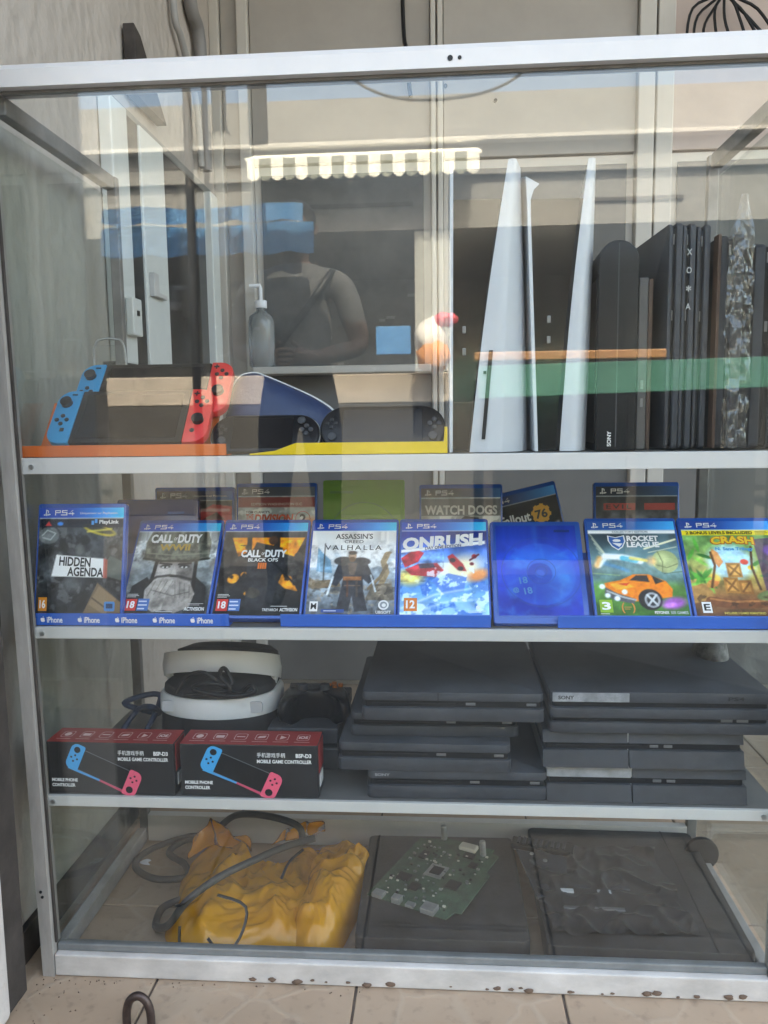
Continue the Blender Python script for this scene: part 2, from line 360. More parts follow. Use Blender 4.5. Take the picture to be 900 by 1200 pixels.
g = obj('street', B(-150, 150, -150, 1.3, -.16, -.02), M_street); g['kind'] = 'structure'
pv = obj('pavement', B(-.72, 2.9, -.435, 1.29, -.12, -.004), M_grout); pv['kind'] = 'structure'
tm = None
for i in range(-3, 9):
    for j in range(-1, 5):
        x0 = .175+.3*i; y0 = -.13+.3*j
        if x0 < -.03-.3 and False: continue
        if tm is None:
            o = obj('tile', B(.002, .298, .002, .298, -.01, 0, .0012, 1), M_tile, pv); tm = o.data
        else: o = obj('tile', tm, None, pv)
        o.location = (x0, y0, rnd.uniform(-.0006, .0))
# left wall
M_steel_dark = mat('dark_rusty_steel', (.055, .045, .04), .7, .2, .4, 20, .3, 60)
lw = thing('side_wall', 'beige wall with raised droplet relief at the left of the cabinet', 'wall')
obj('wall_face', B(-.30, -.05, -.015, 1.3, 0, 4.2), M_wall, lw)
obj('wall_end', B(-.33, -.002, -.29, -.092, 0, 4.2, .008), M_peel, lw)
obj('dark_gap_strip', B(-.0495, -.038, -.012, 1.2, .0, .055, .002), M_steel_dark, lw)  # dark strip stands in for the shadowed gap at the wall's foot
obj('steel_jamb', B(-.20, -.008, -.088, -.040, 0, 4.2, .002), M_steel_dark, lw)
# window let into the side wall, its white frame seen through the cabinet
sw = thing('sliding_window', 'white aluminium sliding window with a latch in the relief wall', 'window', (-.05, 0, 0))
M_walu = mat('white_window_frame', (.60, .62, .60), .4, 0, .06, 12)
obj('stile', B(.002, .028, .478, .56, .945, 1.45, .003), M_walu, sw)
st2 = obj('stile', B(.002, .022, .645, .79, .945, 1.45, .003), M_walu, sw)
obj('gasket', B(.001, .016, .560, .645, .945, 1.45), M_black, sw)
obj('head_rail', B(.002, .010, .478, 1.22, 1.45, 1.47, .003), mat('dull_frame_grey', (.20, .20, .19), .5), sw)
obj('sill_rail', B(.002, .034, .44, 1.22, .925, .945, .002), M_black, sw)
obj('stile', B(.002, .028, 1.15, 1.22, .945, 1.45, .003), M_walu, sw)
obj('pane', B(.003, .008, .79, 1.15, .945, 1.45), M_screen, sw)
lk = obj('latch', B(.029, .045, .50, .548, 1.0, 1.075, .003), M_walu, sw)
obj('keyhole', B(.0455, .047, .518, .53, 1.04, 1.05), M_black, lk)
hd = obj('pull_handle', prism([(.66, 1.10), (.74, 1.10), (.74, 1.11), (.69, 1.112), (.69, 1.15), (.66, 1.15)], .022, .034, .002, 'X'), M_alu, sw)
# conduits on the side wall, above the cabinet
def conduit(pts, r, label, m):
    o = obj('conduit', tube(spline(pts, 6), r, 8), m, smooth=60); tag(o, label, 'conduit', None)
conduit([(-.035, .93, 2.2), (-.035, .93, 1.83), (-.03, .97, 1.76), (-.03, 1.07, 1.66), (-.03, 1.1, 1.5)], .009, 'thin grey bent conduit on the relief wall', mat('conduit_grey', (.30, .29, .28), .5))
conduit([(-.03, 1.03, 2.2), (-.03, 1.05, 1.90), (-.028, 1.12, 1.82), (-.03, 1.14, 1.5)], .018, 'thick grey pipe beside the thin conduit on the wall', mat('pipe_grey', (.20, .19, .185), .5))
tag(obj('bracket', prism([(.62, 1.50), (.62, 1.64), (.655, 1.63), (.80, 1.50)], -.045, -.02, .002, 'X'), M_steel_dark), 'black angled bracket peeping over the cabinet top rail', 'bracket')

# shop front behind the cabinet
M_panel = mat('beige_metal_panel', (.36, .33, .30), .55, 0, .08, 5, .05, 30, dust=.12)
M_panel2 = mat('pinkish_wall_panel', (.46, .37, .33), .7, 0, .08, 6, .2, 60)
M_mull = mat('cream_mullion', (.50, .47, .43), .5, 0, .05, 9, dust=.1)
sf = thing('shop_front', 'beige panelled shop front with cream mullions behind the cabinet', 'shop front')
obj('back_wall', B(-.3, 5.2, 1.33, 1.6, 0, 5.5), M_panel, sf)
for a, b in ((-.05, -.022), (.03, .062), (.578, .592), (.597, .612), (1.15, 1.195), (1.20, 1.246)):
    obj('mullion', B(a, b, 1.285 if a > 0 else 1.29, 1.332, .02, 3.0, .003), M_mull, sf)
for a, b, m_ in ((.064, .576, M_panel), (.614, 1.148, M_panel), (1.248, 1.9, M_panel2), (-.02, .028, M_panel)):
    obj('panel', B(a, b, 1.305, 1.329, 1.56, 3.0, .002), m_, sf)
    obj('panel', B(a, b, 1.305, 1.329, .02, .955, .002), mat('darkened_lower_panel', (.13, .125, .12), .6, 0, .12, 5), sf)  # lower panels darkened in colour to deepen the view behind the shelves
    if b-a > .1:
        obj('window_frame', prism(rrect(a, b, .96, 1.555, .001, 1), 1.316, 1.328, 0, 'Y'), M_mull, sf)
        obj('window_pane', B(a+.02, b-.02, 1.309, 1.315, .985, 1.53), mat('dim_shop_glass', (.075, .075, .074), .35, var=.4, scale=5), sf)
        obj('sill', B(a, b, 1.21, 1.304, .957, .978, .003), M_mull, sf)
for x, z in ((.62, 1.755), (.765, 1.79), (.76, 1.71), (.30, 1.80)):
    obj('rivet', prism(circ(x, z, .005, 10), 1.299, 1.306, 0, 'Y'), M_steel_dark, sf)
tag(obj('hanging_cable', tube(spline([(.50, 1.28, 2.1), (.505, 1.28, 1.88), (.52, 1.275, 1.84), (.515, 1.275, 1.79), (.522, 1.278, 1.72)], 6), .006, 6), M_black, smooth=60), 'short black cable dangling against the beige panel', 'cable')
bn = bmesh.new()
for k in range(9):
    a = -1.2+.3*k
    tube(spline([(1.36, 1.26, 2.15), (1.36, 1.25, 1.96), (1.36+.09*math.sin(a), 1.24, 1.90-.02*k % .05), (1.36+.13*math.sin(a)+.02, 1.23, 1.80)], 5), .004, 5, bn)
tag(obj('wire_bundle', bn, M_black, smooth=60), 'bundle of dark wires hanging above the right end of the rail', 'wires')
# unseen porch roof, added and sized to keep the shop front in the shade
pr = thing('unseen_porch_roof', 'unseen corrugated porch roof added to shade the cabinet and shop front', 'roof')
rows = [[(-.9+.02*k, y, 2.78+.009*math.sin(k*1.05)+z) for k in range(200)] for y, z in ((1.32, .10), (-1.05, 0))]
bmr = loft(rows, closed=False); bmesh.ops.solidify(bmr, geom=bmr.faces[:], thickness=.002)
obj('roof_sheet', bmr, mat('weathered_sheet', (.30, .28, .26), .6, .2, .2, 5), pr, 60)
for x in (-.6, 1.0, 2.7): obj('rafter', B(x, x+.05, -1.0, 1.3, 2.70, 2.765), M_steel_dark, pr)
# pump bottle on the sill
pb = thing('pump_bottle', 'clear pump bottle standing on the window sill behind the glass', 'bottle', (.085, 1.20+.05, .979))
M_clear = mat('cloudy_clear_plastic', (.62, .66, .68), .2, trans=.85)
obj('bottle_body', loft([[(r*math.cos(a), r*math.sin(a), z) for a in [2*math.pi*k/16 for k in range(16)]] for r, z in ((.034, 0), (.038, .005), (.038, .125), (.034, .145), (.015, .16), (.014, .17))]), M_clear, pb, 50)
obj('collar', prism(circ(0, 0, .018, 16), .168, .19, .002), M_white, pb, 40)
nz_ = obj('nozzle', tube([(0, 0, .19), (0, 0, .225), (0, -.004, .232), (-.03, -.01, .23)], .006, 8), M_white, pb, 60)

# ------------------------------------------------------------------ across the street (mirrored in the panes)
fb = thing('street_building', 'beige building with cornice across the street, mirrored in the glass', 'building')
FY = -6
obj('facade', B(-9, 9, FY-.6, FY, 2.42, 3.10), M_fac, fb)
obj('parapet', B(-9, 9, FY-.5, FY+.02, 3.135, 3.5), M_fac, fb)
obj('cornice', B(-9, 9, FY-.5, FY+.10, 3.10, 3.135, .006), mat('cornice_white', (.45, .44, .42), .6), fb)
obj('cornice', B(-9, 9, FY-.5, FY+.05, 2.84, 2.86, .005), M_fac, fb)
obj('back_room', B(-9, 9, FY-2.6, FY-2.5, -.02, 3.3), mat('dim_interior', (.26, .255, .25), .8, var=.3, scale=2), fb)
obj('room_ceiling', B(-9, 9, FY-2.5, FY-.6, 2.42, 2.52), mat('dim_ceiling', (.2, .19, .18), .8), fb)
M_pil = mat('pillar_paint', (.36, .37, .35), .6, 0, .1, 3)
for a, b in ((.38, .69), (3.6, 4.1), (-5.2, -4.6), (5, 5.8)):
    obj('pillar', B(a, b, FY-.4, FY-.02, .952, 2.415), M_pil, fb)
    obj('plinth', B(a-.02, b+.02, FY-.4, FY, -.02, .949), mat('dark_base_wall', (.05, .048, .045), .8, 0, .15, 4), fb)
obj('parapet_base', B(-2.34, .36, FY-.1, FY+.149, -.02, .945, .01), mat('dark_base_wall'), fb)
obj('parapet_ledge', B(-2.34, .70, FY-.1, FY+.15, .95, 1.2, .01), mat('sunlit_base_wall', (.36, .32, .28), .8, 0, .15, 4), fb)  # base wall coloured pale for the sunlit ledge and dark below it
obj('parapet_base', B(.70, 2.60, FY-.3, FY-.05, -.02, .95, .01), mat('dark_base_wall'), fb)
obj('lintel_strip', B(-.7, .37, FY+.001, FY+.02, 2.615, 2.645), M_steel_dark, fb)
obj('lintel_strip', B(1.90, 2.62, FY+.001, FY+.02, 2.60, 2.63), M_steel_dark, fb)
for k in range(30): obj('wall_peg', B(-2.2+rnd.random()*2.5, 0, 0, .02, 0, .03) if 0 else prism(rrect(-2.2+2.5*((k*37) % 30)/30, -2.16+2.5*((k*37) % 30)/30+.03*(k % 3), 1.35+.9*((k*17) % 29)/29, 1.38+.9*((k*17) % 29)/29, .004, 2), FY-2.49, FY-2.46, 0, 'Y'), M_white, fb)
obj('signboard', B(.04, .34, FY-.02, FY+.02, 1.37, 1.61, .004), mat('blue_signboard', (.05, .22, .50), .5), fb)
# striped awning
aw = thing('striped_awning', 'white and grey striped awning with scalloped edge, mirrored in the glass', 'awning', (-.98, FY+.30, 0))
M_aww = mat('awning_white', (.80, .80, .74), .8); M_awg = mat('awning_grey', (.22, .235, .20), .8)
n = 19; AW = 1.90; wv = AW/n
obj('roof_cloth', loft([[(0, -.26, 3.06), (AW, -.26, 3.06), (AW, -.26, 3.05), (0, -.26, 3.05)], [(0, 0, 2.955), (AW, 0, 2.955), (AW, 0, 2.945), (0, 0, 2.945)]]), M_aww, aw)
obj('front_bar', B(-.02, AW+.02, -.012, .012, 2.93, 2.96, .004), M_aww, aw)
for k in range(n):
    x0 = k*wv; pts = [(x0, 2.945), (x0+wv, 2.945), (x0+wv, 2.80)]+[(x0+wv-wv*t/6, 2.80-.03*math.sin(math.pi*t/6)) for t in range(1, 6)]+[(x0, 2.80)]
    obj('valance_strip', prism(pts, .013, .019, 0, 'Y'), M_awg if k % 2 else M_aww, aw)
# blue tarpaulins over the stalls
M_tarp = mat('blue_tarpaulin', (.09, .34, .66), .5, 0, .2, 5, .3, 12)
def tarp(name, x0, x1, y, z, h, label, seed):
    r = random.Random(seed); n = 28; top, bot, rf = [], [], []
    for k in range(n+1):
        t = k/n; x = x0+(x1-x0)*t; w = .006*math.sin(t*40+seed)
        top.append((x, y+w, z+.01*math.sin(t*9))); bot.append((x, y+.012+w*1.5, z-h-.014*abs(math.sin(t*math.pi*4.5)))); rf.append((x-.02, y-.06, z+.012+.004*math.sin(t*11)))
    bm = loft([rf, top, bot], closed=False); bmesh.ops.solidify(bm, geom=bm.faces[:], thickness=.004)
    return tag(obj(name, bm, M_tarp, smooth=50), label, 'tarpaulin', 'blue tarpaulins across the street')
tarp('tarpaulin', -.72, .075, -2.08, 1.650, .052, 'upper of two blue tarpaulin awnings mirrored in the glass', 1)
tarp('tarpaulin', -.70, .128, -2.0, 1.560, .10, 'lower of two blue tarpaulin awnings mirrored in the glass', 5)
for x, y, z0, r, lb in ((-.315, -1.9, 2.7, .016, 'thick dark awning pole mirrored left of the handheld consoles'), (-.250, -1.9, 2.7, .010, 'thin dark awning pole beside the thick one in the mirror image')):
    tag(obj('awning_pole', tube([(x, y, -.02), (x+.0, y, 1.2), (x+.01, y, z0)], r, 10), M_steel_dark, smooth=60), lb, 'pole')
# green stall counter
gs = thing('stall_counter', 'green painted stall counter with a wooden board, mirrored in the glass', 'stall', (.79, -3, 0))
obj('counter_front', prism([(0, .915), (1.6, .955), (1.6, 1.10), (0, 1.075)], -.02, .02, .003, 'Y'), mat('green_paint', (.055, .21, .165), .6, 0, .15, 6), gs)
obj('counter_top', B(.0, 1.6, -.6, -.021, 1.04, 1.07, .004), mat('grey_counter_top', (.35, .32, .28), .6), gs)
obj('board', B(-.02, .92, -.14, .01, 1.102, 1.145, .006), mat('warm_plank', (.42, .22, .10), .6, 0, .25, 5, stretch=(1, 8, 8)), gs)
for x in (.04, .8, 1.54): obj('leg', B(x, x+.05, -.3, -.25, -.02, 1.04), M_steel_dark, gs)
obj('under_counter_dark', B(0, 1.6, -.62, -.605, -.02, 1.03), M_black, gs)  # black sheet standing in for the darkness under the counter
cbu = thing('figure_stand_in', 'white and orange cloth lumps with pink top, stand-in for a far figure mirrored beside the pale pillar', 'bundle', (.52, FY+.3, 1.2))  # cloth lumps stand in for a small bright figure across the street
def lump(nm, c, r, m_, sd):
    bm = bmesh.new(); bmesh.ops.create_icosphere(bm, subdivisions=3, radius=1)
    from mathutils import noise as mn
    for v in bm.verts: v.co = Vector((v.co.x*r[0], v.co.y*r[1], v.co.z*r[2]))*(1+.25*mn.noise(v.co*2.2+Vector((sd, 0, 0)))); v.co += Vector(c)
    obj(nm, bm, m_, cbu, 60)
lump('white_cloth', (0, 0, .27), (.13, .12, .17), mat('white_cloth', (.75, .72, .68), .8), 1); lump('orange_cloth', (.02, .05, .12), (.14, .12, .13), mat('orange_cloth', (.65, .26, .08), .8), 4); lump('pink_cloth', (.12, .02, .42), (.10, .08, .06), mat('pink_cloth', (.72, .12, .16), .7), 7)
tag(obj('hanging_wire', tube(spline([(.1, -2.0, 2.3), (.244, -2, 2.10), (.42, -2.0, 2.0), (.65, -2, 1.985), (.85, -2, 2.03), (1.05, -2, 2.18)], 6), .006, 6), M_black, smooth=60), 'thin dark wire sagging across the mirrored sky', 'wire')
tag(obj('hanging_strap', B(-.03, .034, -1.66, -1.65, 1.735, 2.5, .003), M_steel_dark), 'broad dark strap hanging in the mirrored sky', 'strap')
tag(obj('hanging_hook', prism([(-.155, 2.3), (-.10, 2.3), (-.105, 1.80), (-.09, 1.765), (-.112, 1.785), (-.128, 1.765), (-.135, 1.79), (-.15, 1.77)], -1.66, -1.648, .001, 'Y'), mat('grey_plastic_tail', (.2, .2, .2), .6)), 'grey forked tail hanging beside the broad dark strap', 'strap')

# ------------------------------------------------------------------ the display cabinet
CW, CD, ZT = 1.082, .40, 1.27
Z1, Z2, Z3 = .780, .534, .276
M_dkalu = mat('dull_dark_aluminium', (.16, .155, .15), .5, .1, .3, 20, dust=.2)
M_post = mat('grimy_aluminium', (.33, .31, .29), .5, .1, .4, 24, .5, 60, dust=.6, stretch=(1, 1, .2))
cb = thing('display_cabinet', 'aluminium framed glass display cabinet full of game consoles and cases', 'display cabinet')
def ribbed(x0, x1, y0, y1, z0, z1): return B(x0, x1, y0, y1, z0, z1, .002)
for (x0, x1) in ((0, .018), (CW-.018, CW)):
    k = -.016 if x0 == 0 else 0
    obj('front_post', loft([[(x0, -.010, 0), (x1, -.010, 0), (x1, .016, 0), (x0, .016, 0)], [(x0+k, -.010, ZT-.0005), (x1+k, -.010, ZT-.0005), (x1+k, .016, ZT-.0005), (x0+k, .016, ZT-.0005)]]), M_post, cb)
    obj('back_post', B(x0, x1, CD-.016, CD, .0, ZT, .002), M_dkalu, cb)
    obj('side_top_rail', B(x0, x1, .014, CD-.025, ZT-.026, ZT-.002, .002), M_dkalu, cb)
    obj('side_bottom_rail', B(x0, x1, .017, CD-.025, .002, .030, .002), mat('dusty_floor_rail', (.24, .235, .225), .6, 0, .3, 20, dust=.4), cb)
obj('glazing_bead', loft([[(.0184, -.002, .05), (.0208, -.002, .05), (.0208, .003, .05), (.0184, .003, .05)], [(.0032, -.002, ZT-.005), (.0056, -.002, ZT-.005), (.0056, .003, ZT-.005), (.0032, .003, ZT-.005)]]), M_steel_dark, cb)
for x, z in ((.0075, .128), (.0055, .136)): obj('screw_hole', prism(circ(x, z, .0022, 10), -.0112, -.0096, 0, 'Y'), M_black, cb)
rt = obj('top_rail', loft([[(x, y, ZT+z) for y, z in ((-.0105, .0), (.03, .0), (.03, .026), (.022, .030), (-.004, .030), (-.0105, .022))] for x in (-.30, 1.5)]), M_rail, cb)
obj('gasket', B(.019, CW-.019, .002, .010, ZT-.0042, ZT-.0005), M_dkalu, rt)
for x, r in ((.617, .0035), (.629, .0025)): obj('screw_hole', prism(circ(x, ZT+.011, r, 10), -.0115, -.0100, 0, 'Y'), M_black, rt)
bt = obj('bottom_rail', B(.0185, CW-.0185, -.008, .016, .0005, .034, .002), mat('stained_rail_paint', (.56, .53, .50), .5, 0, .25, 22, .3, 50, dust=.45, stretch=(.5, 1, 1)), cb)
obj('glass_channel', B(.0188, CW-.0188, .002, .015, .0345, .046, .002), mat('channel_grey', (.20, .215, .22), .35, .3, .2, 20, dust=.2), bt)
for i in range(26):          # mud spots along the foot of the rail
    x = rnd.choice([rnd.uniform(.28, .55), rnd.uniform(.45, 1.03), rnd.uniform(.7, 1.03)]); r = rnd.uniform(.0012, .0055)
    bm = bmesh.new(); bmesh.ops.create_icosphere(bm, subdivisions=2, radius=r)
    for v in bm.verts: v.co *= rnd.uniform(.75, 1.2)
    bmesh.ops.scale(bm, vec=(1.5, .45, .8), verts=bm.verts)
    o = obj('mud_spot', bm, mat('dry_mud', (.13, .085, .06), .95, 0, .3, 80), bt, 60); o.location = (x, -.009, .004+rnd.random()*.006)
for n_, z, h in (('s', Z1, .023), ('s', Z2, .017), ('s', Z3, .016)):
    s = obj('shelf', B(.003, CW-.003, .020, CD-.03, z-.009, z-.0005), mat('shelf_board', (.10, .10, .10), .5, dust=.35), cb)
    obj('shelf_trim', B(.010 if z != Z1 else .006, CW-.010, .0125, .0195, z-h, z, .001), M_rail if z == Z1 else mat('shelf_trim_white', (.58, .57, .55), .4, dust=.1), s)
    for x in (.022, CW-.03): obj('screw', prism(circ(x, z-h*.55, .0035, 10), .0105, .0124, 0, 'Y'), M_steel, s)
obj('back_rail', B(.02, CW-.02, CD-.022, CD-.004, .002, .055), M_alu, cb)
obj('front_pane', B(.003, CW-.0185, .0035, .0085, .0495, ZT-.0045), M_glass, cb)
obj('side_pane', B(-.0045, -.0005, .0, CD, .037, ZT-.033), M_glass_in, cb)
obj('side_pane', B(CW+.0005, CW+.0045, .0, CD, .037, ZT-.033), M_glass_in, cb)

# ------------------------------------------------------------------ game cases
def ink(h, rough=.3): return mat('ink_'+h, hexc(h), rough)
M_blue = mat('blue_case_plastic', (.007, .085, .42), .16, 0, .08, 9, coat=.3)
M_bluedk = mat('dark_blue_case_plastic', (.006, .032, .19), .2, coat=.3)
M_green = mat('green_case_plastic', (.16, .36, .025), .25, 0, .06, 9)
M_print = print_mat()
def emblem(parent, x, z, s, m):
    polys = [[(x+.34*s, z+.05*s), (x+.34*s, z+1.0*s), (x+.50*s, z+.95*s), (x+.50*s, z)], [(x+.5*s, z+.95*s), (x+.70*s, z+.88*s), (x+.80*s, z+.74*s), (x+.78*s, z+.52*s), (x+.66*s, z+.46*s), (x+.66*s, z+.70*s), (x+.60*s, z+.80*s), (x+.5*s, z+.80*s)],
             [(x, z+.16*s), (x+.05*s, z+.08*s), (x+.30*s, z+.06*s), (x+.30*s, z+.16*s), (x+.14*s, z+.19*s), (x+.30*s, z+.27*s), (x+.30*s, z+.36*s), (x+.03*s, z+.25*s)],
             [(x+.55*s, z+.08*s), (x+.80*s, z+.10*s), (x+1.08*s, z+.20*s), (x+1.10*s, z+.29*s), (x+.90*s, z+.36*s), (x+.55*s, z+.30*s), (x+.55*s, z+.20*s), (x+.80*s, z+.25*s), (x+.92*s, z+.23*s), (x+.55*s, z+.17*s)]]
    return flat('emblem', polys, m, parent)
CWD, CHT, CTH = .135, .170, .0145
PW, PH, PX, PZ = .1285, .1590, .0033, .0045          # printed sheet
def platform_mark(sheet, z, x=.006, m=None, s=1.):
    m = m or M_ink_w
    emblem(sheet, x, z, .0098*s, m)
    # wide squared lettering
    x0, w, h, t = x+.0175*s, .0085*s, .0078*s, .0013*s
    P = []
    def bar(a, b, c, d): P.append([(a, c), (b, c), (b, d), (a, d)])
    zb = z+.001*s
    bar(x0, x0+t, zb, zb+h); bar(x0+t, x0+w, zb+h-t, zb+h); bar(x0+w-t, x0+w, zb+h*.45, zb+h-t); bar(x0+t, x0+w-t, zb+h*.45, zb+h*.45+t)
    x1 = x0+w*1.22; bar(x1+t, x1+w, zb+h-t, zb+h); bar(x1, x1+t*1.3, zb+h*.5, zb+h); bar(x1, x1+w, zb+h*.45, zb+h*.45+t); bar(x1+w-t*1.3, x1+w, zb+t, zb+h*.45); bar(x1-t, x1+w, zb, zb+t)
    x2 = x1+w*1.2; P.append([(x2, zb+h*.28), (x2+w*.72, zb+h), (x2+w*.9, zb+h), (x2+w*.2, zb+h*.28+t)]); bar(x2, x2+w*1.05, zb+h*.28-t*.2, zb+h*.28+t*.9); bar(x2+w*.66, x2+w*.66+t, zb, zb+h*.62)
    return flat('platform_lettering', P, m, sheet)
def new_art(): return Art(108, 134, PH/PW)
HB = .905
def header(a, c0='0f44a0', c1='26b2f2'):
    a.grad([(0, c0), (.35, c0), (1, c1)], 'x', y0=HB); a.rect(0, 1, HB-.008, HB, 'c8d8e4', .8); return a
def case(label, loc, lean, art=None, yaw=0., roll=0., shell=None, group=None, mark=True):
    t = thing('game_case', label, 'game case', loc, (-rad(lean), rad(roll), rad(yaw)), group)
    sh = obj('case_shell', prism(rrect(0, CWD, 0, CHT, .004, 3), .0, CTH, .0014, 'Y'), shell or M_blue, t, 40)
    obj('spine_groove', B(-.0002, .0004, .004, .0105, .01, CHT-.01), M_bluedk, sh)
    if art is None: return t
    s = print_sheet('cover_print', art, PW, PH, M_print, t, 0, 0, 0); s.location = (PX, -.0004, PZ)
    if mark: platform_mark(s, PH*HB+.0028)
    t['_s'] = 0; del t['_s']
    return t, s
def age(s, x, z, w, h, txt, col, ink_='f2f2f2'):
    flat('rating_badge', [[(x, z), (x+w, z), (x+w, z+h), (x, z+h)]], ink(col), s, -.0004)
    letters('rating_numeral', txt, ink(ink_), s, x+w*.16, z+h*.2, w*.68, h*.62, -.0007, .03)
def small_lines(s, x, z, w, n, col='d8d8d8', gap=.0022, h=.0008):
    flat('small_print', [[(x, z+i*gap), (x+w*(.7+.3*((i*37) % 10)/10), z+i*gap), (x+w*(.7+.3*((i*37) % 10)/10), z+i*gap+h), (x, z+i*gap+h)] for i in range(n)], ink(col), s)

def call_title(s, x, z, w, h):
    letters('title_lettering', 'CALL', M_ink_w, s, x, z, w*.43, h, bold=.045); letters('title_lettering', 'DUTY', M_ink_w, s, x+w*.53, z, w*.47, h, bold=.045); letters('title_lettering', 'OF', M_ink_w, s, x+w*.45, z+h*.3, w*.065, h*.35, bold=.02)
FL, FY_, FZ = 39.7, .032, .5435
# 1 dark collage case, standing steeper at the left post
a = new_art(); a.grad([(0, '1c1f22'), (.5, '3a3d40'), (1, '23282c')]); a.mottle(.9, 9, 3); a.blotch('6f7274', 10, .62, 5, .5); a.blotch('111315', 7, .6, 8, .7)
a.ell(.72, .79, .20, .055, 'b7a233', .9, -.25); a.ell(.72, .795, .17, .035, '3b3a2c', 1, -.25); a.line([(.58, .775), (.86, .80)], .012, 'd6c65a', .7)
a.ell(.12, .74, .12, .10, '8d9290', .5); a.line([(.04, .74), (.10, .79), (.2, .76), (.14, .70), (.05, .72)], .006, 'c9cec9', .7)
a.poly([(.55, 0), (.72, .30), (1, .12), (1, 0)], '6d5b46'); a.poly([(.62, .1), (.74, .27), (.95, .15), (.82, 0)], '8a755c', .7); a.line([(.66, .16), (.84, .06)], .008, '4a3d30')
a.poly([(.72, .38), (.86, .55), (1, .50), (1, .32)], '4e5a57', .8); a.ell(.42, .28, .10, .09, '8a8f92', .35, 0, .8); a.ell(.5, .6, .05, .06, '90958f', .35, 0, .8)
header(a); a.rect(0, 1, .815, HB-.012, '161d2b', .85); a.poly([(.07, .83), (.11, .875), (.15, .83)], 'c23b3b'); a.ell(.25, .85, .035, .022, '2f7fd0'); a.poly([(.17, .36), (.22, .56), (.80, .52), (.80, .345)], 'e2e2de'); a.poly([(.78, .345), (.78, .53), (.83, .51), (.83, .34)], 'a3473c', .8)
t, s = case('game case with dark collage cover and torn white title strip at the left post', (.001, .028, .5435), 13, a)
letters('title_lettering', 'HIDDEN', ink('1d1f22'), s, .033, .073, .048, .0135, bold=.03, rot=-.05); letters('title_lettering', 'AGENDA', ink('1d1f22'), s, .046, .0575, .055, .0135, bold=.03, rot=-.03)
letters('tagline_lettering', 'Uniquement sur PlayStation.', M_ink_w, s, .062, PH*HB+.0045, .058, .0042, bold=.01); letters('tagline_lettering', 'PlayLink', M_ink_w, s, .092, PH*.838, .030, .0075, bold=.03)
flat('tagline_icon', [[(.080, .1335), (.084, .1335), (.084, .1395), (.080, .1395)], [(.085, .136), (.089, .136), (.089, .142), (.085, .142)]], ink('4aa0e6'), s)
age(s, .004, .006, .013, .020, '16', 'e08a1e'); flat('corner_icon', [rrect(.104, .120, .006, .020, .002, 2)], ink('3f86c8'), s, -.0004); flat('corner_icon_screen', [[(.107, .010), (.117, .010), (.117, .017), (.107, .017)]], ink('16385c'), s, -.0006)
# 2 grey soldier
a = new_art(); a.grad([(0, '2a2c2d'), (.35, '6d7476'), (.75, '8f9698'), (1, '5b6062')]); a.mottle(.4, 6, 2)
a.poly([(.0, .0), (.02, .22), (.2, .34), (.5, .4), (.82, .34), (1, .2), (1, 0)], '35383a'); a.mottle(.5, 12, 4, y1=.35)
a.poly([(.02, 0), (.06, .30), (.22, .40), (.3, .3), (.3, 0)], '232526'); a.poly([(.98, 0), (.94, .30), (.80, .40), (.72, .3), (.72, 0)], '232526')
a.ell(.52, .42, .235, .34, '8b8581'); a.ell(.40, .42, .10, .22, 'a8a29d', .8, 0, .8); a.ell(.68, .42, .09, .24, '55514e', .85, 0, .8); a.ell(.52, .60, .25, .10, '3a3836', .5, 0, .8)
a.line([(.27, .26), (.30, .60)], .022, '201d1b'); a.line([(.79, .26), (.77, .60)], .022, '201d1b')
a.poly([(.13, .60), (.12, .78), (.17, .905), (.86, .905), (.92, .78), (.92, .60), (.75, .57), (.3, .57)], '55574e'); a.ell(.38, .80, .16, .12, '74766a', .6, 0, .9); a.mottle(.8, 18, 9, y0=.57, y1=.905); a.line([(.13, .60), (.35, .572), (.70, .572), (.92, .60)], .016, '2c2d27'); a.line([(.15, .66), (.5, .635), (.92, .66)], .008, '77786a', .8)
for cx_ in (.41, .64): a.ell(cx_, .51, .062, .026, '1e1c1b', .9); a.ell(cx_, .503, .040, .014, 'c8c4c0'); a.ell(cx_, .505, .015, .015, '161514')
a.line([(.34, .548), (.48, .535)], .013, '262322'); a.line([(.57, .535), (.71, .548)], .013, '262322'); a.poly([(.525, .53), (.49, .405), (.565, .405)], 'b0aaa4', .7); a.line([(.50, .405), (.56, .405)], .010, '3a3735')
a.poly([(.24, .10), (.22, .26), (.30, .36), (.46, .395), (.56, .36), (.60, .22), (.54, .06), (.36, .03)], '9a948e'); a.poly([(.46, .06), (.50, .26), (.58, .385), (.74, .35), (.82, .22), (.78, .08), (.62, .02)], '86807b')
for k in range(4):
    a.line([(.27+.07*k, .20+.01*k), (.33+.07*k, .355)], .005, '5a5551', .6); a.line([(.56+.06*k, .36-.015*k), (.60+.055*k, .18)], .005, '524d49', .6)
a.line([(.22, .34), (.34, .40), (.48, .415), (.60, .405), (.76, .37)], .016, '2a2725', .85, 2); a.ell(.40, .12, .12, .05, '57524e', .6, .3, .8); a.line([(.30, .26), (.56, .20), (.75, .24)], .006, '4b4744', .7)
a.mottle(.28, 22, 6, y1=.6); header(a)
t, s = case('game case with grey close-up of a helmeted soldier with folded hands', (.1275, FY_, FZ), FL, a)
call_title(s, .022, .1225, .080, .0155); letters('title_lettering', 'WWII', ink('b3923a'), s, .038, .109, .048, .0115, bold=.04)
age(s, .004, .007, .017, .019, '18', 'd8342f'); flat('content_badge', [[(.0225, .007), (.0395, .007), (.0395, .0265), (.0225, .0265)]], ink('3e6fb8'), s, -.0004); small_lines(s, .0235, .009, .015, 3, 'cfdcf0', .006, .0022); small_lines(s, .004, .029, .02, 3)
